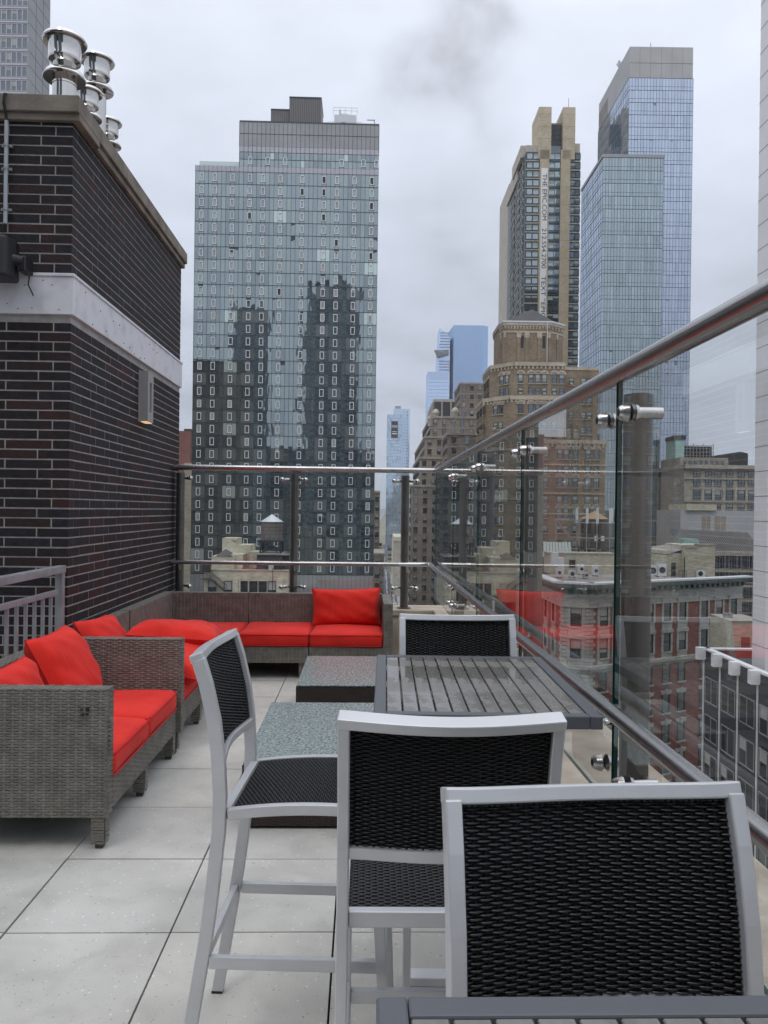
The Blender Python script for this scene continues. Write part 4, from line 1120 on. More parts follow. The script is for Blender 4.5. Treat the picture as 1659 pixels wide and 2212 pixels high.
# buildings behind the viewer, known only from what the glass tower mirrors
def mirrored(label, px0, px1, py, d, col='slatebrick'):
    Ya = 2*YT+d
    x0, x1 = X_(px0, Ya, py, 'T'), X_(px1, Ya, py, 'T'); z = Z_((px0+px1)/2, py, Ya, 'T')
    b = Bld('residential_tower', label, 'building', (x0+x1)/2, -d, 'T', None)
    b.box(x0, x1, -d-18, -d, GZ, z, col)
    b.box(x0+3, x1-3, -d-14, -d-4, z, z+4, 'dark', 'roof_plant')
    n = int((x1-x0)/3.2)
    for r in range(int((z+30)/3.3)):
        b.strip((x1, -d), (x0, -d), z-3.3*r-2.2, z-3.3*r-.7, .08, 'pane', 'window_bands', .06, .94)
    b.done()
mirrored('dark slab tower mirrored in the left half of the glass tower', 503, 574, 662, 60)
mirrored('tall dark tower mirrored in the right half of the glass tower', 664, 772, 622, 62)
mirrored('mid rise block mirrored at the lower left of the glass tower', 405, 499, 815, 58)
mirrored('low block mirrored between the two dark towers of the reflection', 400, 830, 985, 90)
# crane mast mirrored beside the taller dark tower
mirrored('slim mast mirrored left of the taller dark reflection', 652, 664, 690, 66, 'stone_d')

# ================================================================== RESIDENTIAL TOWER WITH BANNER
YE = 250.0
ex = lambda px: X_(px, YE, 700); ez = lambda px, py: Z_(px, py, YE)
E = Bld('banner_tower', 'beige and glass apartment tower with a long vertical white banner', 'skyscraper', ex(1190), YE)
z_roof = ez(1140, 328)
xL, xR = ex(1131.5), ex(1249)
E.box(xL, xR, YE, YE+18, GZ, z_roof, 'mull', 'core')
def bay(px0, px1, Yo, zt, key, n, m='beige2'):
    pass
nfe = 30; fe = (z_roof-ez(1140, 905))/nfe; ze0 = z_roof-nfe*fe
win_proto('EW', 2.2, fe*.62, ('frame_d', 'pane', 'blind2', 'beige2'), .09, False, 1, None, False, depth=.08)
win_proto('EW1', 1.9, fe*.66, ('frame_d', 't2', 'blind2', 'beige2'), .09, False, 0, None, False, depth=.08)
def eface(P0, P1, us, key='EW', slab='beige2', z0=None):
    for f in range(nfe):
        z = ze0+fe*f
        E.strip(P0, P1, z-.16, z+.20, .16, slab, 'floor_slabs')
        for u in us: E.at_face(P0, P1, u, z+.55, key, random.choices(range(4), (45, 22, 13, 20))[0], off=.02)
wl_ = ex(1161)-xL
eface((xL, YE), (ex(1161), YE), (wl_*.28, wl_*.75), 'EW1')
g0, g1 = ex(1181), ex(1206)
E.box(g0, g1, YE-.02, YE+1, ze0, z_roof+2, 'gd', 'core')
eface((g0, YE-.02), (g1, YE-.02), ((g1-g0)*.27, (g1-g0)*.74), 'EW1', 'mull')
r0 = ex(1226.5)
eface((r0, YE), (xR, YE), ((xR-r0)*.28, (xR-r0)*.74), 'EW1')
for a, b in ((1161, 1181), (1206, 1226.5)):
    x0, x1 = ex(a), ex(b); E.box(x0, x1, YE-.7, YE+.1, GZ, z_roof+.5, 'beige', 'pilaster')
    for f in range(nfe//2+1): E.box(x0-.01, x1+.01, YE-.715, YE-.69, ze0+fe*f*2, ze0+fe*f*2+.09, 'stone_d', 'pilaster_joints')
# pylons with the louvred gap
zp = ez(1170, 233)
pyl = [(ex(1157.5), ex(1184.5)), (ex(1209.5), ex(1236))]
for x0, x1 in pyl:
    E.box(x0, x1, YE-.7, YE+11, z_roof-2.5, zp, 'beige', 'pylon')
    for k in range(1, 4):
        z = z_roof+(zp-z_roof)*k/3.6; E.box(x0-.02, x1+.02, YE-.72, YE+11.02, z, z+.12, 'stone_d', 'pylon_joints')
xa, xb = pyl[0][1], pyl[1][0]; zl = ez(1195, 262)
E.box(xa, xb, YE+1.2, YE+9, z_roof, zl, 'ribbed', 'louvre_wall')
for k in range(22): E.box(xa, xb, YE+1.0, YE+1.2, z_roof+.5+(zl-z_roof-.8)*k/22, z_roof+.5+(zl-z_roof-.8)*k/22+.14, 'mull', 'louvres')
E.box(xa, xb, YE+.6, YE+1.2, z_roof-.3, z_roof+1.2, 'dark', 'louvre_wall')
# parapets left and right of the pylons
zpl = ez(1140, 305); E.box(xL+.2, ex(1158), YE+.6, YE+12, z_roof, zpl-1, 'beige2', 'parapet_wall'); E.box(xL-1.2, xL+3, YE+3, YE+20, z_roof-.5, zpl, 'beige2', 'parapet_wall')
E.box(ex(1236), xR-.1, YE+.3, YE+14, z_roof, ez(1245, 309), 'beige2', 'parapet_wall')
# stepped side bays running back along the side street
cur = (xL, YE)
steps = [(1131.5, 250), (1122, 257), (1112, 266), (1102, 276)]
for k in range(3):
    pxa, Ya = steps[k]; pxb, Yb = steps[k+1]
    xa_, xb_ = X_(pxa, Ya, 700), X_(pxb, Yb, 700)
    zt = ez(1131, 336)-.6*k
    xs_ = min(xa_, xb_)
    E.box(xs_-.0, xL+.3, Ya+2.5, Yb+8, GZ, zt, 'mull', 'core')
    eface((xs_, Yb+2.5), (xs_, Ya+2.5), (1.6, 4.6, 7.2)[:2 if k < 2 else 3], 'EW1')
    eface((xs_-.0, Ya+2.5), (xs_+1.2, Ya+2.5), (.7,), 'EW1')
xq = X_(1101, 283, 700)
zq = Z_(1101, 395, 283)
E.box(xq-.1, xL, 284, 306, GZ, zq, 'beige2', 'rear_wing')
win_proto('ES', 1.5, 1.15, ('frame_d', 'pane', 'blind', 'beige2'), .08, False, 0, None, False)
for f in range(36):
    for j in range(7): E.at_face((xq-.1, 306), (xq-.1, 284), 1.8+3.1*j, zq-2.3-2.85*f, 'ES', random.randrange(2), off=.01)
E.box(X_(1118, 262, 330), xL, 262, 285, z_roof-4, ez(1122, 318), 'beige2', 'rear_wing')
for px, py, h in ((1165, 231, 1.2), (1225, 224, 4.2), (1233, 231, 1.0)): E.cyl((ex(px), YE+2, zp-.1), (ex(px), YE+2, zp+h), .07, 'iron', 'antenna', n=6)
# banner
bx0, bx1 = ex(1164), ex(1177.8); bz1, bz0 = ez(1171, 366), ez(1171, 712)
E.box(bx0, bx1, YE-.95, YE-.72, bz0, bz1, 'banner', 'banner')
def text_obj(body, size, parent, m, loc_, rot, name='lettering', align='LEFT', spacing=1.0, extrude=.02, sx=1.0):
    c = bpy.data.curves.new(name, 'FONT'); c.body = body; c.size = size; c.align_x = align; c.align_y = 'CENTER'; c.extrude = extrude; c.space_character = spacing
    o = bpy.data.objects.new(name, c); COL.objects.link(o)
    dg = bpy.context.evaluated_depsgraph_get(); me = bpy.data.meshes.new_from_object(o.evaluated_get(dg)); bpy.data.objects.remove(o)
    me.materials.clear(); me.materials.append(m)
    o = bpy.data.objects.new(name, me); COL.objects.link(o); o.location = loc_; o.rotation_euler = rot; o.scale = (sx, 1, 1)
    if parent: o.parent = parent
    return o
M['ink'] = mat('black_ink', (.03, .035, .05), .6); M['white_ink'] = mat('white_ink', (.8, .8, .8), .6); M['blue_ink'] = mat('blue_ink', (.12, .25, .6), .6)
E.done(limits={'EW1': 300, 'ES': 0})
bsz = (bx1-bx0)*.98
def banner_text(body, pya, pyb):
    za, zb_ = ez(1171, pya), ez(1171, pyb)
    o = text_obj(body, bsz, E.r, M['ink'], ((bx0+bx1)/2-E.x, YE-.98-E.y, za-E.z), (R(90), R(90), 0), 'banner_lettering')
    wd = o.dimensions.x if o.dimensions.x else 1
    xs_ = [v.co.x for v in o.data.vertices]; o.scale = ((za-zb_)/(max(xs_)-min(xs_)), 1, 1)
banner_text('THE EPIC.COM', 378, 478); banner_text('212.554.2700', 495, 581); banner_text('TEXT “EPIC', 598, 688)

# ================================================================== TWO BLUE GLASS TOWERS
YL = 184.0
lx = lambda px: X_(px, YL, 600); lz = lambda px, py: Z_(px, py, YL)
LB = Bld('low_glass_tower', 'grey green glass tower standing in front of the taller blue glass tower', 'skyscraper', lx(1365), YL)
a0, a1 = lx(1299), lx(1430); zt = lz(1360, 338)
LB.box(a0, a1, YL, YL+19.5, GZ, zt-.2, 'mull', 'core')
curtain(LB, (a0, YL), (a1, YL), GZ+24, zt-.3, 20, 40, 'LB', ('t0', 't1', 't2'), (60, 18, 22), jit=.0022, mull='mull', mw_=.05, split=.30)
curtain(LB, (a0, YL+19.5), (a0, YL), GZ+24, zt-.3, 13, 40, 'LBs', ('b0', 't1', 'b1'), (60, 20, 20), jit=.002, mull='mull_l', mw_=.05, split=.30)  # side panes paler and bluer: grazing sky reflection put into their colour
LB.box(a0-.2, a1+.2, YL-.2, YL+19.7, zt-.3, zt+.45, 'metalgrey', 'roof_edge')
LB.box(lx(1270), lx(1298.5), YL-4.0, YL+6, GZ, lz(1280, 765), 'lightband', 'side_annex') if False else None
LB.done(limits={'LB': 220, 'LBs': 80})
YH = 206.0
hx = lambda px: X_(px, YH, 400); hz = lambda px, py: Z_(px, py, YH)
HB = Bld('tall_glass_tower', 'tallest pale blue glass tower with a grey concrete crown, right of the banner tower', 'skyscraper', hx(1430), YH)
a0, a1 = hx(1356), hx(1494.5); zg = hz(1425, 169); zt = hz(1425, 101)
HB.box(a0, a1, YH, YH+29.5, GZ, zg, 'mull_l', 'core')
curtain(HB, (a0, YH), (a1, YH), GZ+24, zg, 21, 47, 'HB', ('b0', 'b1', 'b2'), (60, 22, 18), jit=.0030, mull='mull', mw_=.05, split=.32)
curtain(HB, (a0, YH+29.5), (a0, YH), GZ+60, zg, 19, 36, 'HBs', ('b0', 'b1', 'b2'), (60, 25, 15), jit=.003, mull='mull_l', mw_=.05, split=.32)
HB.box(a0+.1, a1-.1, YH+.1, YH+29.4, zg, zt, 'crown', 'crown')
for i in range(1, 6): HB.box(a0+(a1-a0)*i/6-.03, a0+(a1-a0)*i/6+.03, YH+.07, YH+.1, zg, zt, 'joint', 'crown_joints')
HB.box(a0, a1, YH+.06, YH+.1, zg+(zt-zg)*.48, zg+(zt-zg)*.48+.08, 'joint', 'crown_joints')
HB.box(a0+.06, a0+.11, YH+20, YH+29.3, zg+.5, zt-3, 'roofgrey', 'louvre_panel')
HB.cyl((hx(1418), YH+6, zt), (hx(1418), YH+6, zt+4.6), .07, 'iron', 'antenna', n=6)
for k in range(3): HB.cyl((a0+.3, YH+8+.9*k, zt), (a0-.4, YH+8+.9*k, zt+.9), .25, 'whitem', 'roof_dish', n=8)
HB.done(limits={'HB': 220, 'HBs': 80})

# ================================================================== OCTAGONAL BRICK TOWER BLOCK
YO = 150.0
ox = lambda px: X_(px, YO, 850); oz = lambda py, px=1150: Z_(px, py, YO)
O = Bld('octagonal_brick_building', 'brown brick building with arched windows and an octagonal roof tower under a dark pyramid', 'building', ox(1150), YO)
win_proto('OA', .95, 1.75, ('frame_d', 'pane', 'blind2', 'brown_trim'), .07, True, 0, None, True, arch=True)
win_proto('OB', .95, 1.40, ('frame_d', 'pane', 'blind2', 'brown_trim'), .07, True, 0, None, True, ac=True)
def rw(): return random.choices(range(4), (28, 22, 26, 24))[0]
# crown
c0, c1 = ox(1091), ox(1195); yc0, cd = YO+3, 2.6
xl, xr = X_(1078, YO+3+cd, 750), X_(1216, YO+3+cd, 750)
oct_ = [(c0, yc0), (c1, yc0), (xr, yc0+cd), (xr, yc0+10), (c1, yc0+13), (c0, yc0+13), (xl, yc0+10), (xl, yc0+cd)]
zo0, zo1 = oz(790), Z_(1150, 697, yc0)
O.prism(oct_, zo0-1, zo1, 'brown', 'octagon_wall')
cx, cy = (c0+c1)/2, yc0+6.5
big = [(cx+(a-cx)*1.035, cy+(b-cy)*1.035) for a, b in oct_]
O.prism(big, zo1-.55, zo1, 'brown_trim', 'cornice'); O.prism([(cx+(a-cx)*1.05, cy+(b-cy)*1.05) for a, b in oct_], zo1, zo1+.28, 'whitem', 'gutter')
za = Z_(1150, 668, yc0+6.5)
apex = (X_(1150, yc0+6.5, 670), cy, za)
rim = [(cx+(a-cx)*.93, cy+(b-cy)*.93, zo1+.28) for a, b in oct_]
O.raw(rim+[apex], [(i, (i+1) % 8, 8) for i in range(8)], 'slate', 'pyramid_roof')
for P0, P1, n, pil in ((oct_[0], oct_[1], 15, (0, .325, .5, .76, .99)), (oct_[1], oct_[2], 4, (.5,)), (oct_[7], oct_[0], 4, (.5,))):
    W_ = (Vector(P1)-Vector(P0)).length
    for i in range(n):  # blind arcade under the cornice
        u = (i+.5)/n; O.strip(P0, P1, zo1-1.25, zo1-.55, .14, 'brown_trim', 'arcade', u-.20/n, u+.20/n)
        O.strip(P0, P1, zo1-.85, zo1-.56, .13, 'brown_trim', 'arcade', u-.42/n, u+.42/n)
    O.strip(P0, P1, zo1-2.0, zo1-1.7, .10, 'brown_trim', 'string_course')
    for u in pil:
        u0, u1 = max(0, u-.035), min(1, u+.035)
        O.strip(P0, P1, zo0, zo1-2.0, .17, 'brown', 'pilaster', u0, u1); O.strip(P0, P1, zo1-3.0, zo1-2.0, .22, 'brown_trim', 'pilaster_cap', max(0, u-.05), min(1, u+.05))
for u in (.40, .86): O.strip(oct_[0], oct_[1], zo1-5.0, zo1-2.6, .03, 'dark', 'slit_window', u-.03, u+.03)
O.cyl((ox(1187), yc0-.25, zo0), (ox(1187), yc0-.25, zo1), .07, 'whitem', 'downpipe', n=6)
def tier(pts, z0, z1, m='brown', trim=True):
    O.prism(pts, z0, z1, m, 'wall', 'tar')
    if trim:
        for P0, P1 in zip(pts, pts[1:]):
            O.strip(P0, P1, z1-.5, z1+.25, .22, 'brown_trim', 'cornice#%d' % int(z1*9))
            L_ = (Vector(P1)-Vector(P0)).length; n = int(L_/.8)
            if n and L_ < 40:
                for i in range(n): O.strip(P0, P1, z1-1.05, z1-.5, .16, 'brown_trim', 'corbel', (i+.25)/n, (i+.65)/n)
def back(pts, y): return pts
# tier two
f0, f1 = ox(1110), ox(1219); zt2 = oz(785)
lft = (X_(1058.5, YO+4.4, 850), YO+4.4)
t2 = [(lft[0], YO+15), lft, (f0, YO), (f1, YO), (f1, YO+15)]
tier(t2, oz(1300), zt2)
wing = [(f1, YO+1.5), (ox(1298), YO+1.5), (ox(1298), YO+15), (f1, YO+15)]
O.prism(wing, oz(1300), oz(791), 'brown', 'wall', 'tar'); O.strip(wing[0], wing[1], oz(791)-.4, oz(791)+.2, .12, 'brown_trim', 'cornice#w')
def wrow(P0, P1, us, py, key, off=.02, h=0):
    for u in us: O.at_face(P0, P1, u, oz(py), key, rw(), off=off)
A0, A1 = (f0, YO), (f1, YO)
usf = [ox(p)-f0 for p in (1124, 1146.5, 1161, 1175.5, 1197, 1213)]
wrow(A0, A1, usf, 828, 'OA'); wrow(A0, A1, usf, 853, 'OB')
C0, C1 = lft, (f0, YO); Lc = (Vector(C1)-Vector(C0)).length
for py, key in ((828, 'OA'), (853, 'OB')): wrow(C0, C1, (Lc*.50, Lc*.72), py, key); wrow((lft[0], YO+15), lft, (2, 4, 6.5, 8.5), py, key)
W0, W1 = wing[0], wing[1]; usw = [ox(p)-f1 for p in (1238, 1264, 1277.5)]
for py in (828, 869, 902, 935): wrow(W0, W1, usw, py, 'OB')
# tier three, a step lower and wider
YO3 = YO-1.2
g0_, g1_ = X_(1101, YO3, 880), X_(1219, YO3, 880); l3 = (X_(1044, YO3+4.6, 880), YO3+4.6)
t3 = [(l3[0], YO3+16), l3, (g0_, YO3), (g1_, YO3), (g1_, YO3+10)]
tier(t3, oz(1300), oz(860))
us3 = [X_(p, YO3, 880)-g0_ for p in (1124.5, 1146.5, 1161, 1176, 1197)]
Lc3 = (Vector((g0_, YO3))-Vector(l3)).length
for k, py in enumerate((895, 928, 961, 994, 1027, 1062, 1098, 1134, 1170, 1206)):
    key = 'OA' if k in (0, 3, 6) else 'OB'
    wrow((g0_, YO3), (g1_, YO3), us3, py, key); wrow(l3, (g0_, YO3), (Lc3*.48, Lc3*.68), py, key); wrow((l3[0], YO3+16), l3, (2.5, 4.5, 7, 9, 12), py, key)
for py in (974, 1080): O.strip((g0_, YO3), (g1_, YO3), oz(py), oz(py)+.3, .15, 'brown_trim', 'string_course'); O.strip(l3, (g0_, YO3), oz(py), oz(py)+.3, .15, 'brown_trim', 'string_course')
# lower wing to the right, nearer
YW = 140.0
w0, w1 = X_(1168, YW, 1000), X_(1308, YW, 1000); wz = lambda py: Z_(1240, py, YW)
wg = [(w0, YW), (w1, YW), (w1, YO3-.1), (w0, YO3-.1)]
tier(wg, wz(1320), wz(953))
usg = [X_(p, YW, 1000)-w0 for p in (1179, 1209, 1223, 1243, 1270, 1288)]
for k, py in enumerate((992, 1024, 1053, 1088, 1120, 1152, 1184, 1218, 1250)):
    for u in usg: O.at_face(wg[0], wg[1], u, wz(py), 'OA' if k in (0, 2, 4) else 'OB', rw())
for py in (1000, 1062, 1106): O.strip(wg[0], wg[1], wz(py+6), wz(py+6)+.28, .15, 'brown_trim', 'string_course')
O.done()
# rooftop tanks on that wing
def water_tank(name, label, px, Y, py_top, py_eave, py_bot, dia, rm, wm, legs=0, group=None, pyleg=None, fr='C'):
    x = X_(px, Y, py_bot, fr); zt_, ze_, zb_ = (Z_(px, p, Y, fr) for p in (py_top, py_eave, py_bot))
    zl_ = Z_(px, pyleg, Y, fr) if pyleg else zb_-legs
    b = Bld(name, label, 'water tank', x, Y, fr, group, z=zl_)
    b.cyl((x, Y, zb_), (x, Y, ze_), dia/2, wm, 'tank', n=32)
    for i in range(5): b.cyl((x, Y, zb_+(ze_-zb_)*(i+.5)/5), (x, Y, zb_+(ze_-zb_)*(i+.5)/5+.04), dia/2+.025, 'iron', 'hoop', n=32)
    k = 16; ri = dia/2*1.08
    rim = [(x+ri*math.cos(2*PI*i/k), Y+ri*math.sin(2*PI*i/k), ze_) for i in range(k)]
    b.raw(rim+[(x, Y, zt_), (x, Y, ze_)], [(i, (i+1) % k, k) for i in range(k)]+[((i+1) % k, i, k+1) for i in range(k)], rm, 'conical_roof')
    d = dia*.46
    if zb_-zl_ > .3:
        b.box(x-dia*.58, x+dia*.58, Y-dia*.58, Y+dia*.58, zb_-.22, zb_-.02, 'iron', 'platform')
        for sx_ in (-1, 1):
            for sy in (-1, 1): b.box(x+sx_*d-.12, x+sx_*d+.12, Y+sy*d-.12, Y+sy*d+.12, zl_, zb_-.22, 'iron', 'leg')
        for sy in (-1, 1):
            b.cyl((x-d, Y+sy*d, zl_+.1), (x+d, Y+sy*d, zb_-.3), .06, 'iron', 'brace', n=6); b.cyl((x+d, Y+sy*d, zl_+.1), (x-d, Y+sy*d, zb_-.3), .06, 'iron', 'brace', n=6)
            b.cyl((x+sy*d, Y-d, zl_+.1), (x+sy*d, Y+d, zb_-.3), .06, 'iron', 'brace', n=6)
    b.done(); return x, Y, zl_, zb_, ze_
for px, lab in ((1210, 'left of three small brown water tanks on the brick wing roof'), (1227, 'middle of three small brown water tanks on the brick wing roof'), (1243, 'right of three small brown water tanks on the brick wing roof')):
    water_tank('water_tank', lab, px, 145, 927, 931, 948, 1.35, 'tanroof', 'brown_trim', pyleg=957)

# ================================================================== STEPPED STONE BLOCKS ALONG THE STREET
win_proto('SW', 1.5, 2.2, ('frame_d', 'pane', 'blind', 'stone'), .12, True, 0, 'flat', True)
def street_block(name, label, boxes, key='SW', m='stone_d', trim='stone', pit=3.6, wp=3.3, group=None, extra=None, rowoff=.9):
    px0, px1, pyt, Y, dep = boxes[0]
    b = Bld(name, label, 'building', X_((px0+px1)/2, Y, 1000), Y, 'C', group)
    for px0, px1, pyt, Y, dep in boxes:
        x0, x1 = X_(px0, Y, 1000), X_(px1, Y, 1000); z1 = Z_((px0+px1)/2, pyt, Y)
        b.box(x0, x1, Y, Y+dep, GZ, z1, m); b.box(x0-.35, x1+.35, Y-.35, Y+dep+.3, z1-.35, z1+.45, trim, 'cornice#%d' % px0)
        b.box(x0-.12, x1+.12, Y-.12, Y+dep, z1-4.4, z1-4.1, trim, 'string_course#%d' % px0)
        nx = max(1, int((x1-x0)/wp)); ny = int((z1-GZ)/pit)
        vis = min(ny, 26)
        for r in range(vis):
            for i in range(nx): b.at_face((x0, Y), (x1, Y), (x1-x0)*(i+.5)/nx, z1-pit*(r+1)+rowoff-.4, key, random.choices(range(4), (55, 15, 15, 15))[0])
            nl = min(20, int(dep/wp))
            for i in range(nl): b.at_face((x0, Y+dep), (x0, Y), dep*(i+.5)/nl, z1-pit*(r+1)+rowoff-.4, key, random.choices(range(4), (55, 15, 15, 15))[0])
    if extra: extra(b)
    b.done(); return b
def domes(b):
    for px, pyb, pyt in ((941.5, 908, 881), (931, 915, 896), (983, 906, 877)):
        Y = 306; x = X_(px, Y, 900); z0 = Z_(px, pyb+6, Y); z1 = Z_(px, pyt, Y); r = 1.25
        b.cyl((x, Y, z0), (x, Y, z0+(z1-z0)*.62), r, 'stone', 'turret', n=8)
        k = 8
        for j in range(5):
            t0, t1 = R(90*j/5), R(90*(j+1)/5)
            b.cyl((x, Y, z0+(z1-z0)*(.62+.30*math.sin(t0))), (x, Y, z0+(z1-z0)*(.62+.30*math.sin(t1))), r*1.15*math.cos(t0)+.02, 'cream', 'dome', r*1.15*math.cos(t1)+.02, 10)
        b.cyl((x, Y, z0+(z1-z0)*.9), (x, Y, z1), .12, 'cream', 'finial', n=6)
street_block('stepped_stone_building', 'stepped grey brown stone building with small domed turrets on its shoulders', [
    (889, 1010, 1050, 290, 14), (906, 1010, 990, 296, 60), (917, 1020, 945, 300, 90), (929, 1046, 902, 305, 60)], m='stone_d', extra=domes)
street_block('brown_brick_highrise', 'dark brown brick high-rise with white banded windows left of the octagonal tower', [(992, 1060, 829, 330, 26)], m='brick2', trim='stone_d')
street_block('copper_roofed_block', 'brick block with a sloping cornice just left of the octagonal building, behind the glass', [(966, 1050, 938, 262, 20), (952, 1050, 1000, 258, 30)], m='brick2', trim='stone_d')
b = Bld('concrete_office_building', 'concrete office top with three tall dark openings behind the domed building', 'building', X_(960, 420), 420)
x0, x1 = X_(937, 420, 870), X_(991, 420, 870); z1 = Z_(960, 862, 420)
b.box(x0, x1, 420, 470, GZ, z1, 'stone'); 
for i, (a, c) in enumerate(((.02, .30), (.36, .66), (.72, 1.0))):
    b.strip((x0, 420), (x1, 420), z1-17, z1-1.5, .06, 'dark', 'dark_opening', a, c)  # flat dark plates: the shade inside the openings is their colour
for i in range(9): b.strip((x0, 470), (x0, 420), z1-30, z1-1.5, .5, 'stone', 'fin', i/9, i/9+.05); b.strip((x0, 470), (x0, 420), z1-30, z1-1.5, .05, 'dark', 'dark_opening', i/9+.055, i/9+.105)
b.done()
b = Bld('dark_brick_block', 'dark brown brick block behind the bulkhead, met only as a reflection in the side glass', 'building', -50, 118, 'T')
b.box(-75, -35.2, 118, 140, GZ, 44, 'brick2'); b.box(-75, -35, 117.7, 140, 43.4, 44.2, 'stone_d', 'cornice')
for r in range(18):
    for i in range(9): b.at_face((-75, 118), (-35.2, 118), 5+3.9*i, 39-3.4*r, 'SW', random.randrange(4))
    for i in range(5): b.at_face((-35.2, 118), (-35.2, 140), 2.5+4*i, 39-3.4*r, 'SW', random.randrange(4))
b.done()
# narrow buildings left of the street
b = Bld('pale_corner_building', 'narrow tan brick building in the gap right of the glass tower', 'building', X_(806, 300), 300)
b.box(X_(700, 300), X_(819.5, 300, 1150), 300, 318, GZ, Z_(815, 1060, 300), 'brown'); b.box(X_(700, 300), X_(820.2, 300, 1150), 299.6, 318, Z_(815, 1060, 300)-.8, Z_(815, 1060, 300), 'brown_trim', 'cornice')
PROTO_ok = True
for r in range(9): b.at_face((X_(807, 300), 300), (X_(819, 300), 300), 1.3, Z_(815, 1085+19*r, 300), 'SW', r % 4)
b.done()
b = Bld('painted_sign_building', 'low tan building with faded painted letters at the street corner below the glass tower', 'building', X_(806, 262), 262)
xs0, xs1 = X_(700, 262), X_(829, 262, 1230); zz = Z_(815, 1196, 262)
b.box(xs0, xs1, 262, 290, GZ, zz, 'stone_d'); b.box(xs0, xs1+.2, 261.7, 290, zz-.6, zz+.2, 'stone', 'cornice')
for k, ch in enumerate('PENN PLAZA'):
    if ch != ' ': text_obj(ch, 1.9, b.r, M['ink'], (X_(823.5, 262, 1230)-b.x, -.05, Z_(823, 1214+9.2*k, 262)-b.z), (R(90), 0, 0), 'painted_letter', 'CENTER')
for r in range(3): b.at_face((X_(806, 262), 262), (X_(829, 262), 262), 1.6, Z_(815, 1225+24*r, 262), 'SW', r % 2)
b.done()
b = Bld('far_left_tower', 'brown and beige tower sliver between the brick wall and the glass tower', 'building', X_(400, 260), 260)
b.box(X_(330, 260), X_(411, 260, 960), 260, 275, GZ, Z_(400, 931, 260), 'red', 'wall'); b.box(X_(397, 255), X_(415, 255, 1100), 255, 259, GZ, Z_(405, 1000, 255), 'cream', 'lower_wall')
b.box(X_(392, 260), X_(408, 260), 262, 264, Z_(400, 931, 260), Z_(400, 925, 260), 'iron', 'roof_railing')
for k in range(7): b.box(X_(397+2.6*k, 255), X_(397+2.6*k, 255)+.1, 254.9, 255, GZ, Z_(405, 1002, 255), 'stone_d', 'wall_joints')
b.done()

# ================================================================== FAR TOWERS
YU = 900.0
ux = lambda px, py=800: X_(px, YU, py); uz = lambda px, py: Z_(px, py, YU)
b = Bld('blue_prism_tower', 'far flat topped bright blue glass tower, tallest of the distant group', 'skyscraper', ux(1012), YU)
x0, x1 = ux(979), ux(1054.5); zt = uz(1010, 702.5)
b.prism([(x0, YU), (x1-6, YU), (x1, YU+5), (x1, YU+50), (ux(972), YU+50)], GZ, zt, 'h0', 'glass_wall')
for i in range(23): b.strip((x0, YU), (x1-6, YU), GZ+40, zt-.5, .35, 'b2', 'mullions', i/23, i/23+.010)
for k in range(3): b.box(ux(995)+k*4, ux(995)+k*4+3, YU+10, YU+14, zt, zt+1.2+k*.4, 'whitem', 'roof_plant')
b.done()
b = Bld('slanted_deck_tower', 'far pale glass tower with a slanted pointed top and a triangular balcony deck', 'skyscraper', ux(955), YU+10)
Yv = YU+10; xa, xb = ux(941), ux(973)
za_, zb_ = uz(950, 703), uz(972, 722); zk = uz(955, 803)
b.raw([(ux(946), Yv, GZ), (xb, Yv, GZ), (xb, Yv, zb_), (ux(950), Yv, za_), (ux(946), Yv, uz(946, 765)),
       (ux(946), Yv+30, GZ), (xb, Yv+30, GZ), (xb, Yv+30, zb_), (ux(950), Yv+30, za_), (ux(946), Yv+30, uz(946, 765))],
      [(0,1,2,3,4), (9,8,7,6,5), (0,4,9,5), (4,3,8,9), (3,2,7,8), (2,1,6,7)], 'h1', 'glass_wall')
for k in range(15):
    py = 716+6.2*k
    if not 752 < py < 772: b.box(ux(949.5 if py > 740 else 951), xb, Yv-.4, Yv, uz(955, py), uz(955, py)+1.1, 'mull_l', 'floor_lines')
b.raw([(ux(936.5), Yv-12, uz(940, 757)), (ux(970), Yv-2, uz(970, 752)), (ux(970), Yv-1, uz(970, 764)), (ux(944), Yv-6, uz(944, 770)),
       (ux(945), Yv+6, uz(945, 755)), (ux(970), Yv+6, uz(970, 752)), (ux(970), Yv+6, uz(970, 764)), (ux(946), Yv+6, uz(946, 768))],
      [(0,3,2,1), (4,5,6,7), (0,1,5,4), (3,7,6,2), (0,4,7,3)], 'metalgrey', 'balcony_deck')
b.done()
b = Bld('low_blue_glass_block', 'pale blue glass block in front of the slanted deck tower', 'skyscraper', ux(945), YU-40)
Yb = YU-40; x0, x1 = X_(923.5, Yb, 830), X_(970, Yb, 830); zt = Z_(945, 803, Yb)
b.box(x0, x1, Yb, Yb+30, GZ, zt, 'h1', 'glass_wall')
for i in range(17): b.strip((x0, Yb), (x1, Yb), zt-7, zt, .3, 'b2', 'mullions', i/17, i/17+.012)
for k in range(14): b.box(x0, x1, Yb-.3, Yb, zt-8-3.9*k, zt-7.7-3.9*k, 'b0', 'floor_lines')
b.done()
YG_ = 800.0
b = Bld('far_street_slab', 'distant pale blue glass slab at the street end with a dark sign on it', 'skyscraper', X_(858, YG_), YG_)
x0, x1 = X_(835, YG_, 1000), X_(866, YG_, 1000); zt = Z_(850, 896, YG_)
nn = 10; nf_ = 46
b.box(x0, x1, YG_, YG_+24, GZ, zt, 'mull_l', 'core')
curtain(b, (x0, YG_), (x1, YG_), GZ+8, zt, nn, nf_, 'EU', ('e0', 'b1', 'b2'), (70, 20, 10), jit=.003, mull='mull_l', mw_=.14)
x2, x3 = X_(849, YG_+8, 1000), X_(884, YG_+8, 1000); z2 = Z_(870, 883, YG_+8)
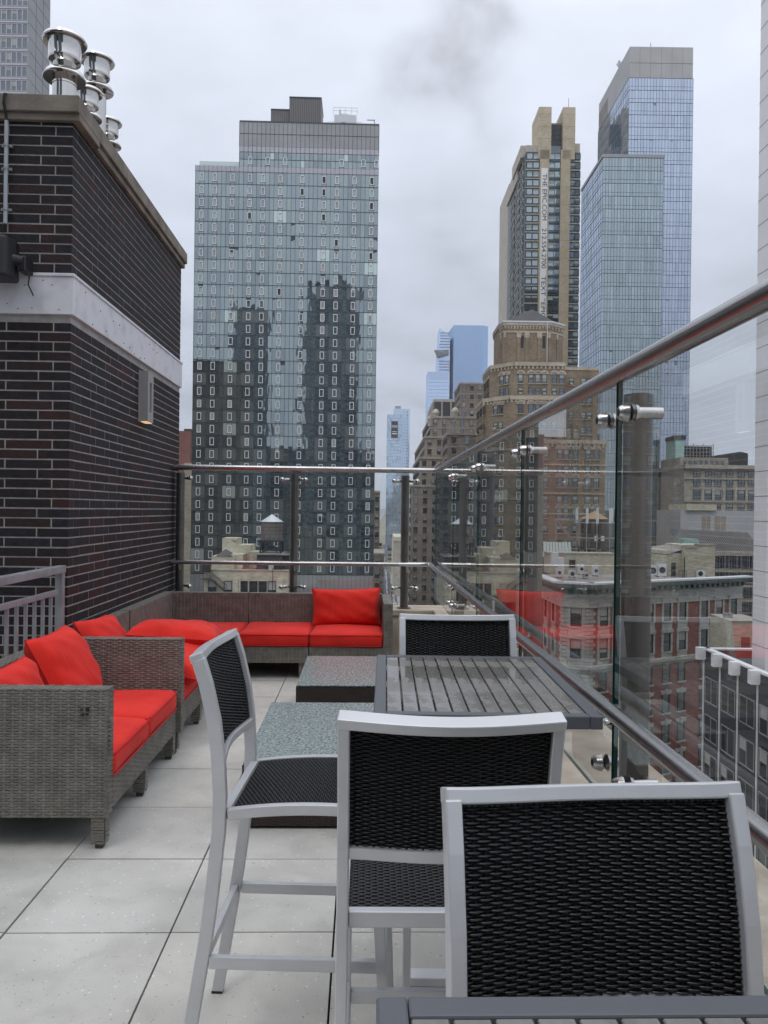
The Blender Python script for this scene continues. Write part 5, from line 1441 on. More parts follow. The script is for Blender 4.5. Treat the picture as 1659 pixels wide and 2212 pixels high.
b.box(x2, x3, YG_+8, YG_+26, GZ, z2, 'e0', 'rear_slab'); b.box(X_(851, YG_+10), X_(863, YG_+10), YG_+10, YG_+16, z2, Z_(857, 877, YG_+10), 'metalgrey', 'plant_room')
for f in range(60):
    z = z2-4-3.15*f
    b.strip((X_(866.5, YG_+8), YG_+8), (x3, YG_+8), z, z+1.2, .05, 'b2', 'window_bands', .1, .22); b.strip((X_(866.5, YG_+8), YG_+8), (x3, YG_+8), z, z+1.2, .05, 'b2', 'window_bands', .35, .47); b.strip((X_(866.5, YG_+8), YG_+8), (x3, YG_+8), z, z+1.2, .05, 'dark', 'window_bands', .62, .72)
sxa, sxb = X_(845, YG_, 930), X_(859.5, YG_, 930); sza, szb = Z_(852, 946, YG_), Z_(852, 910, YG_)
b.box(sxa, sxb, YG_-.6, YG_-.2, sza, szb, 'dark', 'sign')
b.done(limits={'EU': 0})
o = text_obj('EUGENE', 2.6, b.r, M['white_ink'], ((sxa+sxb)/2-b.x, -.65, szb-5.4-b.z), (R(90), 0, 0), 'sign_lettering', 'CENTER'); o.scale = (.62, 1.3, 1)
for t_, dz, sz_ in (('LUXURY RENTALS', 8.0, .9), ('646.863.0000', 0, 0)):
    if sz_: text_obj('', sz_, b.r, M['white_ink'], (0, 0, 0), (0, 0, 0)) if False else None
MB().box((sxa+sxb)/2-b.x-2.4, (sxa+sxb)/2-b.x+2.4, -.7, -.62, szb-11-b.z, szb-10.5-b.z).box((sxa+sxb)/2-b.x-2.6, (sxa+sxb)/2-b.x+2.6, -.7, -.62, szb-13.2-b.z, szb-12.4-b.z).build('sign_bars', M['white_ink'], b.r)
b = Bld('white_arena_roof', 'pale wedge shaped roof low at the end of the street', 'building', X_(822, 1400), 1400)
b.raw([(X_(812, 1400), 1400, GZ), (X_(836, 1400), 1400, GZ), (X_(836, 1400), 1400, Z_(836, 1104, 1400)), (X_(817, 1400), 1400, Z_(817, 1128, 1400)), (X_(812, 1400), 1440, GZ), (X_(836, 1400), 1440, GZ), (X_(836, 1400), 1440, Z_(836, 1104, 1400)), (X_(817, 1400), 1440, Z_(817, 1128, 1400))],
      [(0,1,2,3), (3,2,6,7), (1,5,6,2), (0,3,7,4)], 'cream', 'roof'); b.done()
b = Bld('columned_building', 'pale columned building on the right side of the distant street', 'building', X_(860, 560), 560)
x0, x1 = X_(852, 560, 1180), X_(885, 560, 1180); zt = Z_(860, 1160, 560)
b.box(x0, x1, 560, 640, GZ, zt-3, 'stone'); b.box(x0-.5, x1, 559.4, 640, zt-3, zt, 'cream', 'cornice')
for i in range(14): b.cyl((x0-.4, 563+5.5*i, GZ+3), (x0-.4, 563+5.5*i, zt-3), .6, 'cream', 'column', n=8)
b.done()
# mid-distance blocks that line the street floor
for i, (px0, px1, pyt, Y, m, lab) in enumerate(((836, 872, 1150, 1000, 'brick2', 'low dark brick block at the far end of the street'), (838, 852, 1190, 760, 'stone_d', 'small grey block beside the far end of the street'), (806, 826, 1180, 640, 'brick2', 'low brown block on the left side of the distant street'))):
    b = Bld('street_block', lab, 'building', X_((px0+px1)/2, Y), Y)
    b.box(X_(px0, Y), X_(px1, Y), Y, Y+60, GZ, Z_(840, pyt, Y), m); b.box(X_(px0, Y)-.4, X_(px1, Y)+.4, Y-.4, Y+60, Z_(840, pyt, Y)-1, Z_(840, pyt, Y), 'stone', 'cornice')
    for r in range(2): b.strip((X_(px0, Y), Y), (X_(px1, Y), Y), Z_(840, pyt, Y)-5-4*r, Z_(840, pyt, Y)-3-4*r, .05, 'dark', 'window_bands', .08, .92)
    b.done()

# ---- traffic
CARC = [mat('car_%s' % n, c, .3, .2, coat=.6) for n, c in (('red', (.35,.03,.03)), ('white', (.6,.6,.6)), ('black', (.02,.02,.025)), ('silver', (.3,.31,.33)), ('taxi', (.6,.38,.03)), ('blue', (.05,.08,.2)))]
def vehicle_proto(kind, m):
    t = thing('car', 'x', 'car', (0,0,0), -TH, 'vehicles queued in the distant street')
    if kind == 'car':
        b = MB().prism_y([(-.9,.3),(.9,.3),(.92,.75),(.8,.95),(-.8,.95),(-.92,.75)], -2.3, 2.3, 0); b.build('body', m, t)
        MB().add([(-.78,-1.5,.95),(.78,-1.5,.95),(.78,1.2,.95),(-.78,1.2,.95),(-.62,-1.0,1.45),(.62,-1.0,1.45),(.62,.6,1.45),(-.62,.6,1.45)], [(4,5,6,7),(0,1,5,4),(1,2,6,5),(2,3,7,6),(3,0,4,7)], 0).build('cabin', C_['pane'], t)
        MB().box(-.6,.6,-.95,.55,1.451,1.47).build('roof', m, t)
    else:
        MB().box(-1.2,1.2,-3.4,2.2,.6,3.0).build('cargo_box', m, t); MB().box(-1.1,1.1,2.25,3.9,.5,2.4).build('cab', m, t)
        MB().box(-1.0,1.0,3.91,3.93,1.4,2.2).build('windscreen', C_['pane'], t)
    w = MB().cyl((-.92,0,.33), (.92,0,.33), .33, n=12)
    for y in (-1.4, 1.4): w.build('axle_wheels', M['rubber'], t, (0, y, 0))
    MB().box(-.85,-.55,-2.33,-2.30,.6,.75).box(.55,.85,-2.33,-2.30,.6,.75).build('tail_lights', C_['red'], t) if kind == 'car' else None
    return t
cols = [('red', 'red'), ('white', 'white'), ('black', 'black'), ('silver', 'silver'), ('taxi', 'yellow'), ('blue', 'dark blue')]
vp = [vehicle_proto('car', m) for m in CARC]+[vehicle_proto('truck', CARC[1]), vehicle_proto('truck', CARC[4])]
rv = random.Random(5); used = set()
NMV = ['red', 'white', 'black', 'silver', 'yellow', 'dark blue', 'white', 'yellow']
for lane, x in enumerate((.6, 4.6, 8.8)):
    y = 420+rv.uniform(0, 10); q_ = []; L3 = ('left', 'middle', 'right')[lane]
    while y < 1000:
        v = rv.choices(range(8), (22, 18, 18, 16, 12, 8, 4, 2))[0]; q_.append((v, y)); y += rv.uniform(6.5, 13) if v < 6 else rv.uniform(13, 18)
    full = [NMV[v]+(' truck' if v > 5 else ' car') for v, _ in q_]; seen = set()
    for i, (v, y) in enumerate(q_):
        if v not in used: c = vp[v]; used.add(v)
        else: c = copy_tree(vp[v])
        kd = 'truck' if v > 5 else 'car'
        p = city(x+rv.uniform(-.3, .3), y); c.location = (p.x, p.y, GZ+.012); c.name = kd; c['category'] = kd; c['group'] = '%ss queued in the distant street' % kd
        w = full[i].split()
        if i == 0: lb = '%s, last vehicle of the %s lane, closest to the viewer' % (full[i], L3)
        else:
            lb = None
            bh = full[i-1]; ah = full[i+1] if i+1 < len(full) else 'open road'
            b2 = full[i-2] if i > 1 else 'empty road'
            lb = '%s, %s lane, %s in front, %s then %s behind' % (full[i], L3, ah, bh, b2)
            if lb in seen: lb = '%s, %s lane far off, %s in front, %s behind' % (full[i], L3, ah, bh)
            seen.add(lb)
        c['label'] = lb
for i, t in enumerate(vp):
    if i not in used:
        for ch in list(t.children): bpy.data.objects.remove(ch)
        bpy.data.objects.remove(t)

# ================================================================== CREAM BUILDING AND WATER TOWER
YC = 112.0
qx = lambda px: X_(px, YC, 1220, 'T'); qz = lambda py, px=540: Z_(px, py, YC, 'T')
b = Bld('cream_building', 'cream rendered building with an iron fire escape below the glass tower', 'building', qx(530), YC, 'T')
b.box(qx(441), qx(622), YC, YC+12, GZ, qz(1233), 'cream'); b.box(qx(441)-.05, qx(622)+.1, YC-.1, YC+12, qz(1233), qz(1231), 'stone', 'coping')
b.box(qx(478), qx(522), YC+1, YC+8, qz(1233), qz(1199), 'cream', 'stair_bulkhead'); b.box(qx(455), qx(505), YC+.6, YC+5, qz(1233), qz(1203), 'cream', 'stair_bulkhead')
b.box(qx(466), qx(499), YC+5, YC+10, qz(1233), qz(1166), 'cream', 'lift_bulkhead'); b.box(qx(499), qx(531), YC+5, YC+10, qz(1233), qz(1181), 'cream', 'lift_bulkhead'); b.box(qx(531), qx(554), YC+4, YC+8, qz(1233), qz(1195), 'cream', 'lift_bulkhead')
for i in range(5): b.box(qx(487+3*i), qx(489+3*i), YC+5, YC+5.2, qz(1172+1.5*i), qz(1169+1.5*i), 'cream', 'lift_bulkhead')
b.raw([(qx(463), YC+.5, qz(1203)), (qx(500), YC+.5, qz(1203)), (qx(500), YC+4, qz(1203)), (qx(463), YC+4, qz(1203)), (qx(482), YC+2, qz(1188))], [(0,1,4), (1,2,4), (2,3,4), (3,0,4)], 'tar', 'hipped_roof')
b.box(qx(517), qx(520.5), YC-.3, YC, qz(1290), qz(1249), 'cream', 'pier'); b.box(qx(598), qx(613), YC-.3, YC, qz(1290), qz(1249), 'cream', 'pier')
b.box(qx(504), qx(516), YC-.3, YC, qz(1290), qz(1249), 'cream', 'pier')
win_proto('QW', 1.15, 2.6, ('frame_d', 'pane', 'blind', 'cream'), .06, True, 0, None, True)
wq = [(526, 1.15), (547, 1), (567.5, 1), (588, 1)]
for px, _ in ((527, 0), (548, 0), (568, 0), (588, 0), (459, 0), (493, 0)):
    for r in range(3): b.at_face((qx(441), YC), (qx(622), YC), qx(px)-qx(441), qz(1255)-2.6-3.4*r, 'QW', random.choice((0, 0, 1, 2)))
# parapet stripes and red roof deck bits
b.box(qx(520), qx(551), YC+1, YC+3, qz(1233), qz(1228), 'red', 'roof_deck'); b.box(qx(545), qx(551), YC+1.5, YC+2, qz(1233), qz(1222), 'stone', 'vent_box')
b.cyl((qx(590), YC-.35, qz(1290)), (qx(590), YC-.35, qz(1225)), .05, 'iron', 'pipe', n=6)
# fire escape
z1, z0 = qz(1250), qz(1278)
b.box(qx(436), qx(456), YC-1.2, YC-.02, z1-.05, z1, 'iron', 'fire_escape')
for i in range(13):
    t = i/12; x = qx(458)+(qx(490)-qx(458))*t; z = z1+(z0-z1)*t; b.box(x-.13, x+.13, YC-1.0, YC-.3, z-.05, z, 'iron', 'fire_escape')
for dy in (-1.0, -.3):
    b.cyl((qx(456), YC+dy, z1), (qx(491), YC+dy, z0), .05, 'iron', 'fire_escape', n=6); b.cyl((qx(456), YC+dy, z1+1.0), (qx(491), YC+dy, z0+1.0), .03, 'iron', 'fire_escape', n=6); b.cyl((qx(436), YC+dy, z1+1.0), (qx(456), YC+dy, z1+1.0), .03, 'iron', 'fire_escape', n=6)
    for i in range(9): x = qx(456)+(qx(491)-qx(456))*i/8; z = z1+(z0-z1)*i/8; b.cyl((x, YC+dy, z), (x, YC+dy, z+1.0), .02, 'iron', 'fire_escape', n=4)
b.box(qx(440), qx(456), YC-1.1, YC-.1, qz(1233), qz(1216), 'iron', 'roof_hatch')
b.done()
b = Bld('tank_house', 'black panelled penthouse carrying the steel frame of the water tower', 'rooftop house', qx(588), YC+1, 'T', z=qz(1233))
b.box(qx(553), qx(610), YC+.8, YC+7, qz(1233), qz(1199), 'slate'); b.box(qx(610), qx(623), YC+1.2, YC+6.8, qz(1233), qz(1196), 'slate'); b.box(qx(552), qx(624), YC+.6, YC+7.2, qz(1199), qz(1196.5), 'roofgrey', 'roof_edge')
b.prism([(qx(572), YC+.7), (qx(596), YC+.7), (qx(596), YC+.8), (qx(572), YC+.8)], qz(1233), qz(1214), 'iron', 'door_recess')
b.box(qx(579), qx(590), YC+.6, YC+.7, qz(1232), qz(1220), 'blind2', 'small_window')
b.done()
water_tank('water_tower', 'wooden rooftop water tower with a shiny conical metal roof on black legs', 587, YC+3.5, 1110.5, 1127, 1166, 3.2, 'tankroof', 'wood', pyleg=1197, fr='T')

# ================================================================== RED BRICK CORNER BUILDING
def fpt(px, Y, py=1300): return (X_(px, Y, py), Y)
c2_ = Vector(fpt(1273, 80)); ang = R(29)
dF = Vector((math.cos(ang), math.sin(ang)))
def tpx(px, py=1330):      # distance along the front face where pixel column px meets it
    lo, hi = -5, 40
    for _ in range(40):
        mid = (lo+hi)/2; p = c2_+dF*mid
        if X_(px, p.y, py) > p.x: lo = mid
        else: hi = mid
    return lo
LF = tpx(1602, 1300); c3_ = c2_+dF*LF
c1_ = Vector(fpt(1215, 81.0)); c0_ = c1_+Vector((-.6, 16))
nF = Vector((-dF.y, dF.x))
foot = [tuple(c0_), tuple(c1_), tuple(c2_), tuple(c3_), tuple(c3_+nF*14), tuple(c0_+Vector((12, 4)))]
RBd = Bld('red_brick_corner_building', 'red brick corner building with grey stone quoins and a green copper cornice', 'building', c2_.x, c2_.y)
zcr = Z_(1273, 1259, 80)
RBd.prism(foot, GZ, zcr-.6, 'red', 'wall', 'roofgrey')
faces = [(foot[0], foot[1]), (foot[1], foot[2]), (foot[2], foot[3])]
for P0, P1 in faces:
    L_ = (Vector(P1)-Vector(P0)).length
    for z0, z1, out, m, nm in ((zcr-.12, zcr+.06, 1.15, 'whitem', 'cornice_top'), (zcr-.42, zcr-.12, 1.05, 'verd', 'cornice'), (zcr-.62, zcr-.42, .8, 'verd', 'cornice'), (zcr-1.15, zcr-.62, .3, 'verd', 'cornice'), (zcr-2.45, zcr-1.15, .10, 'redstone', 'frieze'), (zcr-2.6, zcr-2.45, .22, 'redstone', 'frieze')):
        RBd.strip(P0, P1, z0, z1, out, m, nm, -out*.45/L_ if out > .5 else 0, 1+out*.45/L_ if out > .5 else 1)
    n = int(L_/.85)
    for i in range(n): RBd.strip(P0, P1, zcr-1.0, zcr-.62, .72, 'verd', 'modillion', (i+.3)/n, (i+.7)/n)
win_proto('RA', 1.15, 2.05, ('frame_d', 'gd', 'blind', 'redstone'), .07, True, 0, 'surround', True)
win_proto('RK', 1.15, 2.05, ('frame_d', 'gd', 'blind', 'redstone'), .07, True, 0, 'key', True)
ztop = Z_(1446, 1300, 86)
cols_ = [tpx(p) for p in (1303, 1335, 1375, 1402, 1440, 1473, 1520, 1552, 1583)]
for r in range(11):
    zt_ = ztop-3.33*r-(0.15 if r > 1 else 0); key = 'RA' if r < 2 else 'RK'
    for u in cols_: RBd.at_face(foot[2], foot[3], u, zt_-2.05, key, random.choices(range(4), (55, 15, 20, 10))[0])
    Lc_ = (Vector(foot[2])-Vector(foot[1])).length
    RBd.at_face(foot[1], foot[2], Lc_*.52, zt_-2.05, key, random.choices(range(4), (50, 15, 20, 15))[0])
    for u in (3.2, 6.5, 9.6, 12.8): RBd.at_face(foot[0], foot[1], 16-u, zt_-2.05, key, random.randrange(3))
zsc = ztop-3.33*2+.60
for P0, P1 in faces:
    RBd.strip(P0, P1, zsc-.35, zsc, .42, 'redstone', 'string_course', -.004, 1.004); RBd.strip(P0, P1, zsc-.65, zsc-.35, .2, 'redstone', 'string_course')
    zs2 = ztop-3.33*9; RBd.strip(P0, P1, zs2, zs2+.4, .3, 'redstone', 'string_course')
# quoins
qb = MB().box(-.5,.5,-.07,.0,0,.33)
PROTO['QN'] = ([qb], ('redstone',))
for P0, P1, ends in ((foot[1], foot[2], (0, 1)), (foot[2], foot[3], (0, .19, 1)), (foot[0], foot[1], (1,))):
    L_ = (Vector(P1)-Vector(P0)).length
    for e_ in ends:
        for k in range(74):
            z = zcr-3.0-.40*k
            w_ = .85 if k % 2 else .55
            t = e_*L_
            if e_ == 0: t = w_/2
            elif e_ == 1: t = L_-w_/2
            RBd.at_face(P0, P1, t, z, 'QN', 0, off=.0, name='quoin', scl=(w_, 1, 1))
RBd.done(limits={'QN': 300})
# roof clutter on the red building
zr = zcr-.6
def roofbox(name, label, cat, pa, pb, pya, pyb, Y, d, m, extra=None):
    b = Bld(name, label, cat, X_((pa+pb)/2, Y, pya), Y, z=Z_((pa+pb)/2, pyb, Y))
    x0, x1 = X_(pa, Y, pya), X_(pb, Y, pya); z1, z0 = Z_((pa+pb)/2, pya, Y), Z_((pa+pb)/2, pyb, Y)
    b.box(x0, x1, Y, Y+d, z0, z1, m, 'casing')
    if extra: extra(b, x0, x1, z0, z1, Y, d)
    b.done(); return b
def acx(b, x0, x1, z0, z1, Y, d):
    b.cyl(((x0+x1)/2, Y-.03, (z0+z1)/2), ((x0+x1)/2, Y+.02, (z0+z1)/2), min(x1-x0, z1-z0)*.38, 'dark', 'fan', n=16)
    b.box(x0+.03, x1-.03, Y+.02, Y+d-.02, z1, z1+.04, 'metalgrey', 'lid'); b.box(x0+.05, x0+.12, Y, Y+d, z0-.12, z0, 'iron', 'rail'); b.box(x1-.12, x1-.05, Y, Y+d, z0-.12, z0, 'iron', 'rail')
acs = [(1204, 1214, 1228, 1246, 'leftmost'), (1231, 1243, 1232, 1246, 'second'), (1252, 1262, 1218, 1240, 'tall'), (1263, 1272, 1236, 1249, 'small'), (1283, 1293, 1223, 1243, 'square'), (1402, 1420, 1222, 1243, 'wide'), (1422, 1440, 1218, 1245, 'large')]
for pa, pb, pya, pyb, w in acs:
    roofbox('rooftop_unit', '%s white air handling unit on the red brick building roof' % w, 'air conditioner', pa, pb, pya, pyb, 90+random.uniform(-1, 2), .9, 'whitem', acx)
def duct(b, x0, x1, z0, z1, Y, d): b.box(x0-.8, x0, Y+.2, Y+d*.6, z0+(z1-z0)*.5, z1+.6, 'whitem', 'elbow')
roofbox('roof_duct', 'bent white sheet metal duct at the left of the red building roof', 'duct', 1207, 1219, 1205, 1240, 93, 1.2, 'whitem', duct)
roofbox('roof_bulkhead', 'long pale parapet bulkhead behind the roof units of the red building', 'rooftop house', 1186, 1330, 1197, 1240, 100, 3, 'cream', lambda b, x0, x1, z0, z1, Y, d: (b.box(x0-.1, x1+.1, Y-.1, Y+d+.1, z1, z1+.15, 'stone', 'coping'), b.box(x0+2.6, x0+3.4, Y-.02, Y, z0+.8, z0+1.8, 'dark', 'vent')))
b = Bld('rooftop_penthouse', 'cream stepped gable penthouse with a grey sloping roof on the red brick building', 'rooftop house', X_(1490, 96), 96, z=Z_(1490, 1252, 96))
p = lambda px: X_(px, 96, 1200); q = lambda py: Z_(1490, py, 96)
b.box(p(1479), p(1545), 96, 103, q(1256), q(1178), 'cream'); b.box(p(1439), p(1479), 97, 103, q(1256), q(1196), 'cream')
b.box(p(1506), p(1545.5), 95.9, 97, q(1178), q(1174.5), 'stone', 'coping'); b.box(p(1478.5), p(1506), 95.9, 97, q(1184), q(1178), 'stone', 'coping')
b.raw([(p(1440), 96.9, q(1201)), (p(1482), 96.9, q(1188)), (p(1500), 100, q(1176)), (p(1452), 103, q(1186))], [(0,1,2,3)], 'roofgrey', 'sloping_roof'); b.box(p(1434), p(1453), 96.8, 103, q(1198), q(1190), 'cream', 'stepped_gable'); b.box(p(1434), p(1446), 96.8, 103, q(1256), q(1200), 'cream', 'stepped_gable')
b.box(p(1457), p(1466), 96.9, 97, q(1249), q(1217), 'dark', 'doorway')
b.box(p(1503), p(1519), 95.3, 95.9, q(1250), q(1232), 'whitem', 'wall_unit'); b.cyl((p(1509), 95.28, q(1238)), (p(1509), 95.3, q(1238)), .3, 'dark', 'wall_unit', n=14)
b.cyl((p(1478), 96-.1, q(1250)), (p(1478), 96-.1, q(1205)), .06, 'iron', 'downpipe', n=6)
for k in range(6): b.cyl((p(1440)+.45*k, 95.5, q(1250)), (p(1440)+.45*k, 95.5, q(1250)+1.0), .025, 'iron', 'handrail', n=4)
b.cyl((p(1440), 95.5, q(1250)+1.0), (p(1440)+2.3, 95.5, q(1250)+1.0), .03, 'iron', 'handrail', n=5)
b.done()
wx, wy, wz0, wzb, wze = water_tank('antenna_water_tank', 'dark wooden water tank with a tan conical roof ringed by phone antennas', 1283, 108, 1104, 1121, 1180, 3.7, 'tanroof', 'wood_d', pyleg=1200)
ab = Bld('phone_antenna_cage', 'grey steel antenna frame with white panels around the dark water tank', 'antenna frame', wx, wy, z=wz0)
for k, a in enumerate((200, 235, 262, 300, 335, 20)):
    x = wx+2.9*math.cos(R(a)); y = wy+2.9*math.sin(R(a)); ab.cyl((x, y, wz0), (x, y, wze+1.2), .06, 'metalgrey', 'mast', n=6)
    ab.box(x-.17, x+.17, y-.22, y-.08, wze-.6, wze+1.5, 'whitem', 'panel_antenna')
for z in (wze-.5, wzb+1.2):
    for k in range(16):
        a0_, a1_ = 2*PI*k/16, 2*PI*(k+1)/16; ab.cyl((wx+2.9*math.cos(a0_), wy+2.9*math.sin(a0_), z), (wx+2.9*math.cos(a1_), wy+2.9*math.sin(a1_), z), .07, 'metalgrey', 'ring', n=5)
ab.cyl((wx-3, wy-1, wzb+.5), (wx-5.6, wy-1.5, wze-.2), .10, 'metalgrey', 'strut', n=6); ab.cyl((wx-5.6, wy-1.5, wz0), (wx-5.6, wy-1.5, wze), .08, 'metalgrey', 'mast', n=6); ab.cyl((wx-5.8, wy-1.5, wze-.2), (wx-2, wy-1.5, wze-.2), .07, 'metalgrey', 'strut', n=6)
ab.box(wx-.5, wx-.1, wy-2.2, wy-1.95, wzb+.8, wzb+1.5, 'whitem', 'equipment_box'); ab.box(wx+.4, wx+.8, wy-2.2, wy-1.95, wzb+.8, wzb+1.5, 'whitem', 'equipment_box')
ab.done()
# roof the tank stands on
b = Bld('low_grey_roof_block', 'low block behind the red brick building carrying the dark water tank', 'building', X_(1260, 103), 103)
b.box(X_(1165, 103), X_(1340, 103), 103.2, 120, GZ, wz0-.02, 'stone_d', 'wall')
for k in range(9):
    x = X_(1178, 103)+.42*k; b.raw([(x, 103.6, wz0), (x+.36, 103.6, wz0), (x+.75, 106, wz0+1.9), (x+.4, 106, wz0+1.9)], [(0,1,2,3)], 'blind2', 'skylight')
b.done()

# ================================================================== RIGHT BACKGROUND
win_proto('BW', 1.5, 2.3, ('frame_d', 'pane', 'blind', 'stone'), .10, True, 1, 'flat', True)
win_proto('BD', 1.5, 3.4, ('frame_d', 'gd', 'blind', 'stone'), .10, True, 0, 'flat', True)
Y = 170.0; kx = lambda px: X_(px, Y, 1050); kz = lambda py: Z_(1560, py, Y)
b = Bld('corniced_stone_building', 'grey limestone building with a deep cornice at the right, beyond the railing', 'building', kx(1560), Y)
b.box(kx(1478), kx(1640), Y, Y+20, GZ, kz(1012), 'stone'); b.box(kx(1476), kx(1642), Y-1.0, Y+20, kz(1013), kz(1005), 'stone', 'cornice'); b.box(kx(1478), kx(1640), Y-.5, Y, kz(1017), kz(1013), 'stone_d', 'cornice'); b.box(kx(1478), kx(1640), Y-.35, Y, kz(1036), kz(1033), 'stone', 'string_course'); b.box(kx(1478), kx(1640), Y-.35, Y, kz(1085), kz(1082), 'stone', 'string_course')
for px in (1505, 1530, 1550, 1576, 1601, 1623):
    o_ = kx(px)-kx(1478)
    b.at_face((kx(1478), Y), (kx(1640), Y), o_, kz(1029), 'BW', random.randrange(3), scl=(1, 1, .45)); b.at_face((kx(1478), Y), (kx(1640), Y), o_, kz(1049), 'BW', random.randrange(3), scl=(1, 1, .6)); b.at_face((kx(1478), Y), (kx(1640), Y), o_, kz(1080), 'BD', random.randrange(3), scl=(1, 1, .65)); b.at_face((kx(1478), Y), (kx(1640), Y), o_, kz(1100), 'BW', random.randrange(3), scl=(1, 1, .5))
for px in (1517, 1540, 1563, 1588, 1612): b.box(kx(px)-.25, kx(px)+.25, Y-.3, Y, kz(1082), kz(1056), 'stone', 'pilaster')
b.box(kx(1484), kx(1590), Y+4, Y+16, kz(1005), kz(986), 'stone_d', 'attic'); 
for i in range(8): b.box(kx(1490+12*i), kx(1497+12*i), Y+3.9, Y+4, kz(1002), kz(993), 'gd', 'attic_window')
b.done()
b = Bld('scaffolded_plant', 'dark roof plant wrapped in scaffolding with a mint green tarpaulin', 'rooftop plant', kx(1530), Y+8, z=kz(986))
b.box(kx(1504), kx(1570), Y+8, Y+14, kz(986), kz(958), 'dark', 'plant'); b.box(kx(1484), kx(1504), Y+7, Y+13, kz(986), kz(944), 'mint', 'tarpaulin'); b.box(kx(1482), kx(1507), Y+6.8, Y+13, kz(944), kz(935), 'dark', 'plant')
for i in range(10): x = kx(1504)+(kx(1571)-kx(1504))*i/9; b.box(x-.07, x+.07, Y+7.4, Y+7.55, kz(986), kz(952+4*(i%3)), 'metalgrey', 'scaffold_pole')
for py in (980, 972, 964, 957): b.box(kx(1504), kx(1571), Y+7.35, Y+7.5, kz(py), kz(py)+.12, 'metalgrey', 'scaffold_rail')
b.done()
b = Bld('dark_gable_roof', 'dark sloping rooftop house beside the scaffolding', 'rooftop house', kx(1605), Y+6, z=kz(1005))
b.raw([(kx(1574), Y+5, kz(1005)), (kx(1638), Y+5, kz(1005)), (kx(1638), Y+5, kz(975)), (kx(1622), Y+5, kz(971)), (kx(1574), Y+5, kz(979)), (kx(1574), Y+12, kz(1005)), (kx(1638), Y+12, kz(1005)), (kx(1638), Y+12, kz(975)), (kx(1622), Y+12, kz(971)), (kx(1574), Y+12, kz(979))], [(0,1,2,3,4), (0,4,9,5), (4,3,8,9), (3,2,7,8)], 'slate', 'roof'); b.done()
Y = 138.0; kx = lambda px: X_(px, Y, 1130); kz = lambda py: Z_(1560, py, Y)
b = Bld('pale_grey_block', 'plain pale blue grey block with two dark openings under the limestone building', 'building', kx(1560), Y)
b.box(kx(1470), kx(1640), Y, Y+12, GZ, kz(1103), 'conc'); b.box(kx(1516), kx(1534), Y-.05, Y, kz(1146), kz(1115), 'stone_d', 'dark_opening'); b.box(kx(1544), kx(1568), Y-.05, Y, kz(1146), kz(1115), 'stone_d', 'dark_opening'); b.box(kx(1524.5), kx(1525.5), Y-.1, Y, kz(1146), kz(1115), 'conc', 'mullion'); b.box(kx(1555.5), kx(1556.5), Y-.1, Y, kz(1146), kz(1115), 'conc', 'mullion')  # both openings are flat plates, inner shade put in as darker colour
b.box(kx(1480), kx(1545), Y-.5, Y+8, kz(1103), kz(1090), 'cream', 'roof_house'); b.done()
Y = 112.0; kx = lambda px: X_(px, Y, 1180); kz = lambda py: Z_(1590, py, Y)
b = Bld('mansard_building', 'stone office building with a black ribbed mansard roof at the right', 'building', kx(1590), Y)
b.box(kx(1470), kx(1650), Y, Y+14, GZ, kz(1192), 'stone')
b.raw([(kx(1470), Y-.3, kz(1192)), (kx(1650), Y-.3, kz(1192)), (kx(1650), Y+5, kz(1152)), (kx(1470), Y+5, kz(1146))], [(0,1,2,3)], 'slate', 'mansard_roof')
for i in range(40):
    x = kx(1470)+(kx(1650)-kx(1470))*i/40; b.cyl((x, Y-.36, kz(1192)), (x, Y+4.94, kz(1148)), .05, 'roofgrey', 'roof_rib', n=4)
b.box(kx(1470), kx(1652), Y-.9, Y, kz(1200), kz(1191), 'stone', 'cornice')
win_proto('MW', .8, 2.0, ('frame_d', 'pane', 'blind', 'stone'), .07, True, 0, None, True)
for r, py in enumerate((1228, 1257, 1292, 1322, 1350)):
    for px in (1546, 1552, 1558, 1565, 1577, 1584, 1591, 1604, 1611, 1618, 1627, 1634): b.at_face((kx(1470), Y), (kx(1650), Y), kx(px)-kx(1470), kz(py), 'MW', random.choice((0, 0, 1)))
for py in (1236, 1268, 1300): b.box(kx(1470), kx(1650), Y-.3, Y, kz(py), kz(py)+.3, 'stone', 'string_course')
b.done()
b = Bld('green_copper_dormer', 'small green copper roof peeking over the cream penthouse', 'roof', X_(1497, 108), 108, z=Z_(1497, 1180, 108))
b.raw([(X_(1478, 108), 108, Z_(1497, 1180, 108)), (X_(1514, 108), 108, Z_(1497, 1176, 108)), (X_(1508, 108), 108, Z_(1497, 1164, 108)), (X_(1478, 108), 108, Z_(1497, 1164, 108)), (X_(1478, 108), 110, Z_(1497, 1180, 108)), (X_(1514, 108), 110, Z_(1497, 1176, 108)), (X_(1508, 108), 110, Z_(1497, 1164, 108)), (X_(1478, 108), 110, Z_(1497, 1164, 108))], [(0,1,2,3), (3,2,6,7), (1,5,6,2), (0,3,7,4)], 'mint', 'copper_roof'); b.done()
Y = 76.0
b = Bld('low_cream_building', 'low cream building with one dark red window between the brick building and white tower', 'building', X_(1605, Y), Y)
b.box(X_(1580, Y, 1370), X_(1660, Y, 1370), Y, Y+5, GZ, Z_(1605, 1343, Y), 'cream'); b.box(X_(1582, Y), X_(1660, Y), Y-.06, Y+5, Z_(1605, 1343, Y), Z_(1605, 1341, Y), 'stone', 'coping')
b.box(X_(1601, Y, 1380), X_(1620, Y, 1380), Y-.05, Y, Z_(1610, 1400, Y), Z_(1610, 1376, Y), 'red', 'window'); 
for px in (1590, 1600): b.cyl((X_(px, Y), Y+2, Z_(1605, 1343, Y)), (X_(px, Y), Y+2, Z_(1605, 1330, Y)), .25, 'metalgrey', 'vent', n=10)
b.done()

